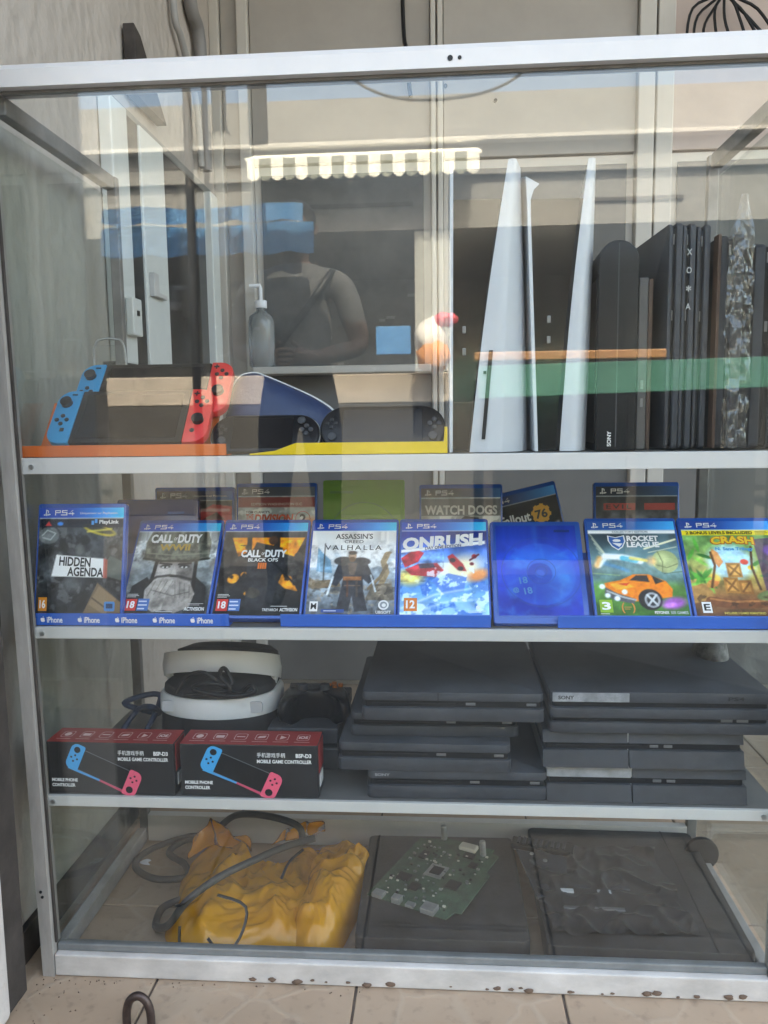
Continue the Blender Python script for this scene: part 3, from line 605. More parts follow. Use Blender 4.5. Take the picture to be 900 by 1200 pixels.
letters('publisher_lettering', 'ACTIVISION', M_ink_w, s, .094, .007, .030, .006, bold=.03); small_lines(s, .052, .005, .036, 1); small_lines(s, .098, .016, .026, 2, 'bbbbbb')
# 3 black and orange
a = new_art(); a.grad([(0, '121416'), (.5, '2b2a29'), (1, '33353a')]); a.mottle(.8, 8, 11)
a.poly([(.10, .83), (.98, .83), (.88, .62), (.72, .66), (.60, .60), (.45, .58), (.30, .66), (.2, .62)], 'e8851d'); a.mottle(.35, 14, 5, y0=.55, y1=.84)
a.poly([(.28, .83), (.34, .83), (.36, .6), (.30, .62)], '231f1c'); a.poly([(.62, .84), (.68, .84), (.7, .6), (.6, .6)], '2b2521')
a.blotch('3a332c', 8, .58, 14, .9, y0=.3, y1=.75); a.ell(.18, .38, .07, .06, 'd58a25', .9, .5); a.ell(.42, .235, .10, .065, 'e79424', .95, -.2); a.ell(.44, .20, .05, .03, 'f6c04c', .9); a.poly([(.72, .46), (.86, .40), (.95, .25), (.80, .28), (.66, .38)], 'dc861f', .9); a.ell(.3, .42, .04, .04, 'c77c20', .8); a.blotch('15130f', 10, .62, 21, .85, y1=.5)
a.ell(.60, .80, .055, .06, '4a3428'); a.poly([(.40, .78), (.56, .75), (.72, .72), (.78, .5), (.7, .3), (.66, .05), (.50, .05), (.36, .06), (.34, .3), (.32, .55)], '24262a', .92); a.line([(.45, .70), (.8, .42), (.9, .33)], .014, '0d0e10'); a.poly([(.30, .45), (.12, .20), (.26, .16), (.44, .34)], '1b1d20', .9); a.mottle(.5, 15, 8, y1=.8); a.ell(.92, .62, .05, .06, '3a3634'); a.ell(.1, .6, .07, .10, '2c2b2a', .8)
header(a)
t, s = case('game case with black cover and orange glow around a dark figure', (.2649, FY_, FZ), FL, a)
call_title(s, .030, .0970, .070, .0130); letters('title_lettering', 'BLACK OPS', M_ink_w, s, .042, .0895, .046, .006, bold=.02); letters('title_numeral', 'IIII', ink('e2701c'), s, .058, .077, .013, .0105, bold=.05)
age(s, .004, .007, .017, .019, '18', 'd8342f'); flat('content_badge', [[(.0225, .007), (.0395, .007), (.0395, .0265), (.0225, .0265)]], ink('3e6fb8'), s, -.0004); small_lines(s, .0235, .009, .015, 3, 'cfdcf0', .006, .0022); small_lines(s, .004, .029, .02, 3)
letters('publisher_lettering', 'TREYARCH', M_ink_w, s, .073, .0068, .023, .0045, bold=.01); letters('publisher_lettering', 'ACTIVISION', M_ink_w, s, .099, .0065, .026, .0055, bold=.03); small_lines(s, .085, .0145, .035, 1)
# 4 pale Norse cover
a = new_art(); a.grad([(0, '4c5157'), (.22, '7b858d'), (.5, '9aa7b0'), (.7, 'c3c5c8'), (1, 'd6d3d0')]); a.mottle(.22, 6, 3); a.blotch('e2dfdc', 5, .55, 9, .6, y0=.5); a.poly([(.55, .42), (.8, .52), (1, .44), (1, .3), (.5, .3)], '78848f', .8)
a.poly([(.08, .72), (.14, .66), (.24, .58), (.27, .44), (.08, .46)], '6f92a8'); a.line([(.16, .76), (.17, .36)], .007, '4a463f'); a.line([(.09, .66), (.12, .47)], .006, '8fb2c4', .8); a.poly([(.0, .40), (.08, .36), (.35, .38), (.38, .30), (.05, .27), (.0, .3)], '6a5c4a')
a.line([(.82, .28), (.90, .45), (.86, .56), (.90, .64)], .035, '8c7a60'); a.ell(.91, .655, .045, .022, '8c7a60', 1, .3); a.line([(.70, .28), (.83, .40), (.9, .52)], .02, '6e5f4c'); a.poly([(.66, .16), (.74, .32), (.96, .34), (1, .16)], '5c5245', .9); a.blotch('3e3a36', 12, .56, 7, .6, y1=.3); a.blotch('8b8072', 14, .62, 17, .6, y1=.38)
K_ = lambda pts: [(x, y*.86) for x, y in pts]
a.poly(K_([(.42, .70), (.33, .62), (.28, .46), (.26, .38), (.33, .35), (.40, .46), (.38, .30), (.34, .06), (.48, .05), (.51, .24), (.55, .05), (.70, .06), (.64, .30), (.63, .44), (.70, .38), (.76, .44), (.68, .62), (.58, .70)]), '34353a'); a.ell(.39, .57, .11, .06, '4a4846'); a.ell(.60, .565, .11, .055, '403f42'); a.ell(.495, .625, .048, .058, '9a806c'); a.ell(.495, .66, .05, .028, '4a4038'); a.ell(.495, .59, .038, .035, '5a4636'); a.poly([(.44, .55), (.56, .55), (.53, .42), (.47, .42)], '5c5048', .8); a.rect(.40, .61, .365, .405, '8a5a38', .95); a.line([(.42, .31), (.6, .31)], .006, '77604b', .8); a.line([(.45, .36), (.46, .2)], .012, '5a3a2c', .8); a.line([(.56, .36), (.57, .2)], .012, '50443c', .8); a.line([(.28, .40), (.23, .22)], .012, 'b7bfc4'); a.line([(.72, .42), (.78, .25)], .010, 'a7afb4'); a.mottle(.35, 18, 4, y1=.75)
header(a)
t, s = case('game case with pale cover of an armoured figure between sail and carved prow', (.4024, FY_, FZ), FL, a)
letters('title_lettering', "ASSASSIN'S", ink('2b2d30'), s, .036, .1290, .057, .0095, bold=.012); letters('title_lettering', 'CREED', ink('3b3d40'), s, .050, .1215, .029, .0055, bold=.008); letters('title_lettering', 'VALHALLA', ink('2f3236'), s, .021, .1095, .086, .0085, bold=.008, spacing=1.35)
age(s, .005, .007, .012, .016, 'M', 'eeeeee', '17181a'); flat('content_badge', [rrect(.022, .056, .005, .0105, .001, 2)], ink('2b4e96'), s, -.0004); small_lines(s, .026, .0072, .026, 1, 'cfdcf0', .006, .0012)
bm_ = [[(.113+.0078*math.cos(2*math.pi*k/20), .0175+.0078*math.sin(2*math.pi*k/20)) for k in range(20)]]
flat('publisher_mark', bm_, M_ink_w, s, -.0004); flat('publisher_mark_ring', [circ(.113, .0175, .0055, 16)], ink('8d9399'), s, -.0006); flat('publisher_mark_core', [circ(.1135, .017, .0030, 12)], M_ink_w, s, -.0008); letters('publisher_lettering', 'UBISOFT', M_ink_w, s, .102, .0035, .022, .0048, bold=.02)
# 5 blue racing spray
a = new_art(); a.grad([(0, '8fb8dc'), (.3, '4f8fd0'), (.6, '5f8fd6'), (.85, '16307e'), (1, '122a74')]); a.mottle(.35, 6, 5); a.blotch('cfe6f4', 9, .56, 4, .75, y1=.55); a.blotch('2058b0', 7, .58, 12, .7, y1=.6)
a.ell(.70, .48, .24, .16, 'f2d9b0', .9, .4, .9); a.ell(.10, .40, .16, .10, 'f4d25e', .8, 0, .9); a.ell(.9, .42, .12, .07, 'e8823a', .8, .4, .8)
a.poly([(0, .60), (.16, .70), (.27, .66), (.20, .56), (.05, .50)], 'a8283a'); a.poly([(.05, .48), (.2, .54), (.42, .55), (.50, .47), (.40, .40), (.12, .42)], 'b03040'); a.poly([(.2, .54), (.38, .545), (.40, .50), (.22, .49)], '2e3550', .9); a.mottle(.5, 16, 8, x1=.5, y0=.35, y1=.72)
a.poly([(.54, .62), (.60, .65), (.72, .54), (.76, .46), (.66, .47), (.57, .55)], 'a03038'); a.ell(.60, .58, .035, .03, '2b2430'); a.ell(.69, .49, .035, .03, '2b2430'); a.ell(.85, .62, .03, .03, '8f2a30'); a.ell(.82, .54, .025, .022, '6d2430'); a.line([(.80, .58), (.90, .64)], .012, '5a2a38')
a.poly([(.36, .36), (.55, .44), (.76, .40), (.72, .25), (.5, .22)], '3f6fc0', .8); a.blotch('d9f0fa', 15, .57, 23, .7, x0=.3, x1=.85, y0=.15, y1=.5); a.line([(.02, .08), (.4, .22), (.8, .28)], .012, 'e8f4fa', .5, 3); a.line([(.1, .02), (.5, .14), (1, .18)], .012, 'd0e6f4', .5, 3)
header(a); a.poly([(.0, .66), (.0, .69), (.98, .79), (.98, .755)], 'f4f6f8')
t, s = case('game case with blue cover of red racing cars in bright spray', (.5390, FY_, FZ), FL, a)
letters('title_lettering', 'ONRUSH', M_ink_w, s, .003, .1085, .122, .022, bold=.05, shear=.12, rot=.075); letters('title_lettering', 'DAY ONE EDITION', ink('1c2f6c'), s, .036, .1094, .055, .0052, -.0009, bold=.025, shear=.15, rot=.10)
age(s, .006, .008, .019, .021, '12', 'e07c22'); small_lines(s, .098, .006, .028, 2, 'dcebf6', .002); flat('publisher_mark', [circ(.113, .014, .0035, 10)], ink('e6f2fa'), s)
# 6 empty translucent blue case with the disc showing through
t = case('empty plain blue game case with faint disc outline beside the orange car cover', (.6765, .026, .5395), FL, shell=M_blue)
M_ring = mat('blue_plastic_pale', (.010, .075, .34), .2, coat=.2)
obj('inset_panel', prism(rrect(.006, CWD-.006, .010, CHT-.006, .006, 4), -.0008, .0006, .0004, 'Y'), M_blue, t, 40)
rg = bmesh.new()
for r0, r1 in ((.058, .0572), (.021, .0203), (.0085, .0078)):
    n = 40
    for k in range(n):
        q = [(.072+r*math.cos(2*math.pi*(k+d)/n), -.0014, .083+r*math.sin(2*math.pi*(k+d)/n)) for r, d in ((r0, 0), (r0, 1), (r1, 1), (r1, 0))]
        rg.faces.new([rg.verts.new(p) for p in q])
obj('disc_outline', rg, M_ring, t); a = Art(100, 126, 1.26, '0a3aa8'); a.grad([(0, '0a2f92'), (.5, '0c3fb4'), (1, '0a3090')]); a.mottle(.25, 5, 3); a.ell(.52, .45, .43, .43, '1350b8', .55); a.ell(.70, .42, .25, .30, '2a78c0', .55, .5, .9); a.ell(.34, .62, .22, .10, '2468c4', .5, .4, .9); a.ell(.5, .28, .3, .12, '0a2c84', .5, .2, .9); a.blotch('2f86cc', 6, .58, 8, .35, soft=.2); a.ell(.52, .45, .15, .15, '0c3490', .6); a.ell(.52, .45, .055, .055, '1a58b8', .8)
for k in range(6): a.line([(.52+.2*math.cos(k+.3), .45+.16*math.sin(k+.3)), (.52+.40*math.cos(k+.5), .45+.32*math.sin(k+.5))], .012, '3a8ad0', .22, 4)
ds = print_sheet('disc_behind_plastic', a, .119, .150, print_mat('disc_under_blue_plastic', .16, .3), t); ds.location = (.008, -.0009, .012)
M_faint = mat('faint_cyan_print', (.02, .20, .50), .3)
small_print = [('18', .040, .062, .011), ('18', .046, .045, .011), ('@', .030, .047, .009)]
for tx, x, z, h in small_print: letters('disc_numeral', tx, M_faint, t, x, z, None, h, -.0016, .03, rot=.15)
obj('latch_groove', B(.095, .118, -.0016, -.0006, CHT-.02, CHT-.016), M_bluedk, t)
# 7 orange car and ball
a = new_art(); a.grad([(0, '2e5a22'), (.30, '4c7a38'), (.38, '4f6f6c'), (.6, '5d7f86'), (1, '2c3c46')]); a.mottle(.3, 7, 5); a.ell(.2, .9, .3, .2, '1f2b33', .7, 0, .8)
for k in range(5): a.line([(.02+.02*k, .86-.05*k), (.16+.01*k, .66-.02*k)], .006, 'd8d6b8', .6)
a.line([(.62, .70), (.98, .80)], .012, 'f0e8c0', .8); a.line([(.66, .66), (.98, .72)], .006, 'e8e0b8', .6); a.line([(.8, .44), (1, .46)], .006, '3f5a4a', .8); a.line([(0, .44), (.3, .42)], .006, '7fa070', .8)
a.line([(.08, .53), (.17, .62), (.36, .61), (.55, .57)], .038, 'e6eef0', .9, 3); a.line([(.06, .52), (.10, .60)], .03, 'e09a52', .8, 4); a.line([(.36, .60), (.5, .575)], .032, '3aa0b8', .8, 2); a.line([(.45, .60), (.62, .575)], .02, 'e0c25a', .8, 2); a.line([(.16, .54), (.3, .50), (.4, .47)], .02, '3d86c8', .5, 4)
a.ell(.83, .565, .145, .145, '8f9a6c'); a.ell(.79, .60, .08, .07, 'c0c890', .7, 0, .8); a.line([(.72, .53), (.84, .50), (.96, .54)], .006, '57613f', .8); a.line([(.76, .67), (.8, .56), (.78, .45)], .006, '57613f', .8); a.ell(.68, .57, .05, .06, 'f2b070', .6, 0, .9)
a.poly([(.12, .34), (.30, .37), (.45, .43), (.62, .43), (.80, .36), (.86, .28), (.84, .20), (.52, .16), (.3, .15), (.14, .22)], 'd8741a'); a.poly([(.40, .37), (.48, .42), (.60, .42), (.62, .35)], '2c2a2c'); a.poly([(.65, .42), (.78, .36), (.68, .33)], '33302e'); a.poly([(.18, .33), (.36, .36), (.44, .30), (.24, .27)], 'f0922c'); a.poly([(.26, .335), (.40, .345), (.36, .31)], 'b02c1c', .8); a.poly([(.12, .30), (.24, .24), (.44, .18), (.42, .13), (.2, .17), (.11, .23)], '4a4d52'); a.line([(.14, .26), (.3, .2), (.44, .17)], .01, '9a9ea2')
a.ell(.60, .175, .13, .13, '201f20'); a.ell(.62, .17, .085, .095, '8e9094'); a.ell(.62, .17, .06, .07, '2b2c2e'); a.line([(.57, .22), (.67, .12)], .012, 'b0b4b8'); a.line([(.57, .12), (.67, .22)], .012, 'b0b4b8'); a.ell(.85, .14, .13, .07, '9a4bb4', .85, .2, .7); a.ell(.8, .12, .07, .03, 'd488e0', .7, .2, .8)
for x, y in ((.09, .305), (.14, .215), (.24, .185), (.33, .25)): a.ell(x, y, .03, .03, 'e8f6ff', .95, 0, .7)
a.mottle(.18, 20, 3, y1=.6); header(a, '12498e', '2b9ce0'); a.rect(0, 1, .865, HB-.008, 'd4dde4')
t, s = case('game case with an orange car and glowing ball on a green pitch', (.8189, FY_, FZ), FL, a)
letters('title_lettering', 'ROCKET', M_ink_w, s, .056, .1240, .046, .0095, bold=.04); letters('title_lettering', 'LEAGUE', M_ink_w, s, .055, .1135, .047, .0095, bold=.04)
letters('edition_lettering', "COLLECTOR'S EDITION", ink('5a7486'), s, .036, .1385, .052, .0038, bold=.02)
shd = [(.028, .134), (.040, .131), (.053, .1345), (.054, .124), (.049, .114), (.042, .1085), (.033, .115), (.028, .125)]
flat('shield_mark', [shd], M_ink_w, s, -.0004); c_ = (.041, .122); flat('shield_mark_field', [[(c_[0]+(x-c_[0])*.85, c_[1]+(z-c_[1])*.85) for x, z in shd]], ink('1c5ea8'), s, -.0006); flat('shield_mark_car', [circ(.041, .125, .006, 10, .0025), [(.034, .121), (.049, .120), (.044, .114)]], M_ink_w, s, -.0008)
age(s, .005, .007, .018, .020, '3', '8ab828'); small_lines(s, .005, .0045, .018, 1, 'f0f0f0')
letters('award_lettering', '(   )', ink('d08a3a'), s, .035, .006, .019, .016, bold=.03); small_lines(s, .039, .012, .011, 2, 'c89048', .003, .001)
letters('publisher_lettering', 'PSYONIX', M_ink_w, s, .080, .005, .020, .0045, bold=.03); letters('publisher_lettering', '505 GAMES', ink('c8d0d4'), s, .102, .005, .024, .0045, bold=.01)
# 8 jungle cover at the right edge
a = new_art(); a.grad([(0, '4a3324'), (.2, '8a5c38'), (.4, '9a8a48'), (.75, '6f9a58'), (1, '3d6a34')]); a.mottle(.35, 7, 5); a.ell(.48, .56, .25, .22, 'a9d4ee', .9, 0, .45)
for k in range(26):
    rr = random.Random(k); x, y = (rr.choice([rr.uniform(0, .22), rr.uniform(.74, 1)]), rr.uniform(.30, .82)); an = rr.uniform(0, 6.28); a.ell(x, y, .09, .022, ['2f7a2c', '4a9a38', '1f5a24', '74b048'][k % 4], .9, an)
a.poly([(.80, .2), (.78, .80), (1, .82), (1, .2)], '3c2450', .75); a.ell(.93, .68, .06, .06, '7a52a4', .8, 0, .7); a.rect(.90, 1, .47, .60, 'a8502c'); a.rect(.915, .985, .49, .58, 'd8b440')
a.poly([(0, .30), (.12, .34), (.22, .26), (.2, .18), (0, .14)], '9c7442'); a.line([(.18, .16), (.4, .13), (.7, .14), (1, .18)], .055, '6a4026'); a.line([(.18, .185), (.42, .155), (.72, .165), (1, .21)], .012, '9a643a'); a.ell(.82, .22, .14, .06, '5f7044', .9, .2); a.ell(.24, .34, .08, .05, 'd8743c', .7, .6); a.ell(.28, .40, .06, .04, 'e0b04a', .7, -.6); a.blotch('3a281a', 12, .62, 12, .6, y1=.25)
a.rect(.36, .52, .24, .40, '9a6a34'); a.rect(.385, .495, .265, .375, 'c08a48'); a.line([(.385, .265), (.495, .375)], .012, '7a5028'); a.line([(.385, .375), (.495, .265)], .012, '7a5028')
a.rect(.52, .66, .23, .37, '8a5a2c'); a.rect(.545, .635, .255, .345, 'b07c40'); a.line([(.545, .255), (.635, .345)], .011, '6e4824'); a.rect(.42, .58, .40, .55, 'a4723a'); a.rect(.445, .555, .425, .525, 'cc9650'); a.line([(.445, .425), (.555, .525)], .012, '80562c'); a.line([(.445, .525), (.555, .425)], .012, '80562c')
a.poly([(.26, .62), (.30, .70), (.36, .66), (.40, .56), (.34, .5)], 'd87a34', .8); a.ell(.63, .56, .045, .035, 'd84a3a'); a.ell(.69, .50, .04, .03, 'e0b83c'); a.line([(.22, .30), (.30, .52), (.28, .66)], .014, '5a3c22'); a.line([(.74, .28), (.70, .50), (.74, .72)], .014, '4e3420'); a.mottle(.25, 16, 4, y1=.82)
header(a, '123c86', '2f8ed8'); a.rect(0, 1, .845, HB-.008, 'e8c22e')
t, s = case('game case with bright jungle cover under a yellow banner at the right', (.9565, FY_, FZ), FL, a)
letters('banner_lettering', '2 BONUS LEVELS INCLUDED', ink('2a2416'), s, .006, .1355, .096, .0055, bold=.03); small_lines(s, .106, .1355, .02, 3, '3a3216')
letters('title_lettering', 'CRASH', ink('b8501c'), s, .0385, .1165, .064, .0145, -.0006, .09, arch=.002); letters('title_lettering', 'CRASH', ink('f2c22e'), s, .040, .1178, .061, .0125, -.0009, .04, arch=.002); letters('title_lettering', 'N. Sane Trilogy', ink('3a9ad0'), s, .044, .1065, .054, .007, bold=.04)
age(s, .009, .007, .013, .017, 'E', 'f0f0f0', '17181a'); letters('note_lettering', 'INCLUDES 3 GAMES REMASTERED', ink('e8d060'), s, .038, .005, .056, .0035, bold=.02)

# back row
rz = tag(obj('riser', B(.05, 1.03, .185, .262, Z2+.0005, .5555, .002), M_black), 'low black riser under the back row of game cases', 'riser')
BY, BZ, BL = .197, .5565, 8
a = new_art(); a.grad([(0, '15171a'), (1, '2a2c30')]); a.mottle(.5, 7, 3); a.poly([(.30, .62), (.5, .76), (.75, .86), (1, .84), (1, .60), (.5, .56)], 'a62a2e'); a.line([(.33, .68), (.6, .80), (.95, .80)], .02, 'd8b8b8', .8, 2); a.poly([(.6, .70), (.8, .78), (.9, .70)], '4a1418'); a.ell(.10, .74, .16, .12, '0c0d0f'); a.line([(.4, .62), (.9, .68)], .015, 'd85a58', .8, 2); header(a, '141a26', '1d5a9a')
t, s = case('game case with red race car on black, behind the soldier cover', (.124, BY, BZ-.006), BL, a); letters('tagline_lettering', 'Uniquement sur PlayStation.', M_ink_w, s, .062, PH*HB+.0045, .058, .0042, bold=.01)
a = new_art(); a.grad([(0, '8a8f94'), (.6, 'b0b8bc'), (.85, '9aa4a8'), (1, '555')] if 0 else [(0, '8a8f94'), (.6, 'b8c2c6'), (.85, '96a0a6'), (1, '55606a')]); a.mottle(.35, 7, 9); a.blotch('e0e6e8', 6, .56, 4, .7, y0=.4); a.ell(.95, .60, .12, .10, 'd87a40', .7, 0, .8); header(a, '3a4048', '46586a'); a.rect(0, 1, .79, HB-.01, '7a2a26')
t, s = case('game case with pale wintry cover and red edition strip in the back row', (.263, BY, BZ+.0), BL, a)
letters('title_lettering', 'DIVISION', ink('d8562c'), s, .027, .100, .066, .014, bold=.045, shear=.2); letters('title_lettering', 'THE', ink('d8562c'), s, .013, .105, .013, .009, bold=.03); letters('title_numeral', '2', ink('2a2e34'), s, .103, .099, .011, .015, bold=.03); flat('title_ring', [[(.1085+r*math.cos(q), .1065+r*math.sin(q)) for r, q in ((.0125, 2*math.pi*k/20), (.0125, 2*math.pi*(k+1)/20), (.0115, 2*math.pi*(k+1)/20), (.0115, 2*math.pi*k/20))] for k in range(20)], ink('c8402c'), s)
letters('tagline_lettering', "TOM CLANCY'S", ink('30343a'), s, .013, .1155, .04, .004, bold=.02); letters('edition_lettering', 'EDITION WASHINGTON D.C', ink('d8b8b0'), s, .022, .1285, .085, .0042, bold=.02)
t = case('plain green plastic game case with empty sleeve in the back row', (.408, BY+.002, BZ+.004), BL, shell=M_green)
obj('inset_panel', prism(rrect(.005, CWD-.005, .010, CHT-.010, .004, 3), -.0007, .0006, .0004, 'Y'), M_green, t, 40)
M_gd = mat('green_case_shadow_plastic', (.10, .26, .02), .3); rg = bmesh.new()
for k in range(30):
    q = [(.068+r*math.cos(2*math.pi*(k+d)/30), -.0010, .075+r*math.sin(2*math.pi*(k+d)/30)) for r, d in ((.059, 0), (.059, 1), (.057, 1), (.057, 0))]
    rg.faces.new([rg.verts.new(p) for p in q])
obj('disc_outline', rg, M_gd, t); obj('latch_groove', B(.012, .05, -.0012, -.0006, .148, .152), M_gd, t)
a = new_art(); a.grad([(0, '70787c'), (.6, 'a8b0b4'), (1, '8a9296')]); a.mottle(.4, 7, 9); a.blotch('e0e4e6', 7, .56, 4, .7, y0=.3); a.poly([(.35, .30), (.42, .62), (.55, .72), (.72, .70), (.82, .56), (.8, .3)], '23262a'); a.ell(.60, .64, .12, .09, '16181b'); a.line([(.5, .60), (.72, .66)], .01, '6a5a50'); header(a, '1a2432', '1f5c94'); a.rect(0, 1, .72, HB-.01, '3a3f44', .75)
t, s = case('game case with capital letters over a dark hooded silhouette in the back row', (.567, BY-.004, BZ-.004), BL, a); letters('title_lettering', 'WATCH DOGS', ink('d4d8da'), s, .006, .116, .117, .0155, bold=.035)
a = new_art(); a.grad([(0, '0d1016'), (1, '14181f')]); a.mottle(.4, 7, 3); a.line([(.6, .5), (.95, .62)], .02, '8898a8', .7, 3); header(a, '0e2c5c', '2a86c8')
t, s = case('tilted game case with black cover and yellow gear badge in the back row', (.697, BY+.025, BZ-.028), BL, a, roll=-13.5)
gear = [(.098+r*math.cos(q), .118+r*math.sin(q)) for k in range(16) for r, q in ((.0165 if k % 2 else .0145, 2*math.pi*k/16), (.0165 if k % 2 else .0145, 2*math.pi*(k+.9)/16))]
flat('gear_badge', [gear], ink('e0a42c'), s, -.0004); letters('badge_numeral', '76', ink('1a1a1a'), s, .088, .110, .020, .015, -.0007, .03); letters('title_lettering', 'Fallout', M_ink_w, s, .030, .110, .050, .016, bold=.03)
a = new_art(); a.grad([(0, '1c1d20'), (.6, '5a5c60'), (.8, '303236'), (1, '181a1e')]); a.mottle(.6, 9, 5); a.ell(.5, .45, .2, .25, 'c8ccce', .7, 0, .8); a.line([(.42, .70), (.5, .3)], .02, '1a1a1c', .8, 2); header(a, '1a2432', '184a78')
t, s = case('game case with dark misty cover and two red title strips in the back row', (.848, BY, BZ-.003), BL, a)
flat('title_strip', [[(.012, .121), (.062, .121), (.062, .132), (.012, .132)], [(.076, .121), (.124, .121), (.124, .132), (.076, .132)]], ink('a82420'), s, -.0004)
letters('title_lettering', 'EVIL', ink('2a0c0c'), s, .016, .123, .040, .007, -.0007, .03, spacing=1.4)
t = case('empty dark blue game case half hidden behind the soldier cover', (.076, .150, .5355), 9, shell=M_bluedk, yaw=0)
obj('inset_panel', prism(rrect(.005, CWD-.005, .010, CHT-.010, .004, 3), -.0007, .0006, .0004, 'Y'), M_bluedk, t, 40); obj('latch_groove', B(.085, .112, -.0012, -.0006, .146, .150), M_blue, t)

# display stands with a front lip
def stand(name, x0, x1, label, m, lip=.018, zb=Z2, back=.115, lean=FL, yf=.0205, left_cut=0, right_up=0, group=None):
    t = thing(name, label, 'display stand', (x0, yf, zb+.0006), (0, 0, 0), group); w = x1-x0
    if left_cut: pts = [(0, 0), (w, 0), (w, lip+right_up), (w-.004, lip+right_up), (w-.005, lip), (left_cut, lip), (left_cut*.55, .006), (0, .002)]
    else: pts = [(0, 0), (w, 0), (w, lip), (0, lip)]
    obj('front_lip', prism(pts, 0, .003, .0007, 'Y'), m, t)
    yb = .026 if zb == Z2 else .030
    obj('stand_base', B(left_cut, w, .0032, yb+.05, 0, .0012), m, t)
    s, c = math.sin(rad(lean)), math.cos(rad(lean)); y0 = yb+.008; th = .002
    if back: obj('back_plate', prism([(y0, .0013), (y0+th*1.4, .0013), (y0+back*s+th*1.4, back*c), (y0+back*s, back*c)], .004+left_cut, w-.03, 0, 'X'), m, t)
    return t
M_lip = mat('blue_acrylic', (.014, .115, .52), .12, 0, .1, 7, coat=.4)
t = stand('display_stand', .009, .297, 'blue display stand strip printed with five white fruit logos', M_lip)
for k in range(5):
    x = .0075+.056*k; z = .0052; s_ = .0078
    ap = [(x+.46*s_, z+.06*s_)] + [(x+.46*s_+dx*s_, z+dz*s_) for dx, dz in ((.13, .0), (.28, .05), (.40, .26), (.42, .36), (.30, .48), (.31, .62), (.38, .72), (.24, .80), (.08, .74), (-.08, .78), (-.28, .80), (-.42, .62), (-.42, .38), (-.30, .10), (-.14, 0))]
    flat('fruit_logo', [ap, [(x+.46*s_, z+.82*s_), (x+.50*s_, z+1.0*s_), (x+.66*s_, z+1.06*s_), (x+.62*s_, z+.90*s_)]], M_ink_w, t, -.0006)
    letters('lip_lettering', 'iPhone', M_ink_w, t, x+.0098, .0042, .0235, .0088, -.0006, .02)
stand('display_stand', .372, .672, 'plain blue display stand lip under the armoured figure and racing covers', M_lip)
stand('display_stand', .765, 1.06, 'plain blue display stand lip under the orange car and jungle covers', M_lip)

# ------------------------------------------------------------------ upper shelf
M_orange = mat('orange_acrylic', (.62, .13, .025), .22, 0, .08, 8, coat=.2)
M_yellow = mat('yellow_acrylic', (.72, .50, .02), .22, 0, .08, 8, coat=.2)
stand('display_stand', .005, .302, 'orange display stand lip under the red and blue handheld consoles', M_orange, .0165, Z1, .10, 38)
stand('display_stand', .335, .612, 'yellow display stand lip tapering to a point at its left end', M_yellow, .0165, Z1, 0, 38, left_cut=.066, right_up=.02)
M_cblue = mat('neon_blue_plastic', (.006, .26, .52), .42); M_cred = mat('neon_red_plastic', (.72, .035, .035), .42); M_btn = mat('black_button', (.012, .012, .014), .4)
def handheld(loc, lean, label):
    t = thing('handheld_console', label, 'handheld console', loc, (-rad(lean), 0, 0), 'red and blue handheld consoles on the orange stand')
    H = .102; y1 = .012
    obj('console_body', prism(rrect(.036, .203, .001, H-.001, .002, 2), 0, y1, .001, 'Y'), M_black, t)
    obj('screen', prism(rrect(.046, .193, .009, H-.009, .001, 2), -.0006, .0005, .0002, 'Y'), M_screen, t)
    for side, m, nm in ((0, M_cblue, 'left_controller'), (1, M_cred, 'right_controller')):
        x0, x1 = (0, .0355) if side == 0 else (.2035, .239)
        rs = (.002, .022, .022, .002) if side == 0 else (.022, .002, .002, .022)
        c = obj(nm, prism(rrect(x0, x1, 0, H, .02, 6, rs), -.001, y1+.001, .0022, 'Y'), m, t, 40); cx = (x0+x1)/2+(.001 if side else -.001)
        zs, zb = (.076, .044) if side == 0 else (.040, .076)
        obj('thumbstick', loft([[(cx+r*math.cos(a), y, zs+r*math.sin(a)) for a in [2*math.pi*k/18 for k in range(18)]] for r, y in ((.0085, -.001), (.0075, -.004), (.0078, -.006), (.0088, -.0066), (.0086, -.0082), (.006, -.0078))]), M_btn, c, 50)
        for dx, dz in ((.0075, 0), (-.0075, 0), (0, .0075), (0, -.0075)):
            obj('button', prism(circ(cx+dx, zb+dz, .0034, 12), -.0026, -.0009, .0004, 'Y'), M_btn, c, 40)
        if side == 0: obj('minus_button', B(cx+.004, cx+.012, -.0022, -.0009, .092, .0938), M_btn, c); obj('square_button', B(cx+.002, cx+.008, -.0024, -.0009, .022, .028, .0004), M_btn, c)
        else:
            obj('plus_button', prism([(cx-.014+a, .092+b) for a, b in ((0, -.001), (.003, -.001), (.003, -.004), (.005, -.004), (.005, -.001), (.008, -.001), (.008, .001), (.005, .001), (.005, .004), (.003, .004), (.003, .001), (0, .001))], -.0022, -.0009, 0, 'Y'), M_btn, c)
            obj('home_button', prism(circ(cx-.006, .021, .0036, 12), -.0024, -.0009, .0004, 'Y'), M_btn, c, 40)
    return t
handheld((.029, .036, .7995), 41, 'front handheld console with blue and red controllers in the orange stand')
handheld((.0475, .082, .8415), 41, 'rear handheld console with blue and red controllers leaning higher up the orange stand')

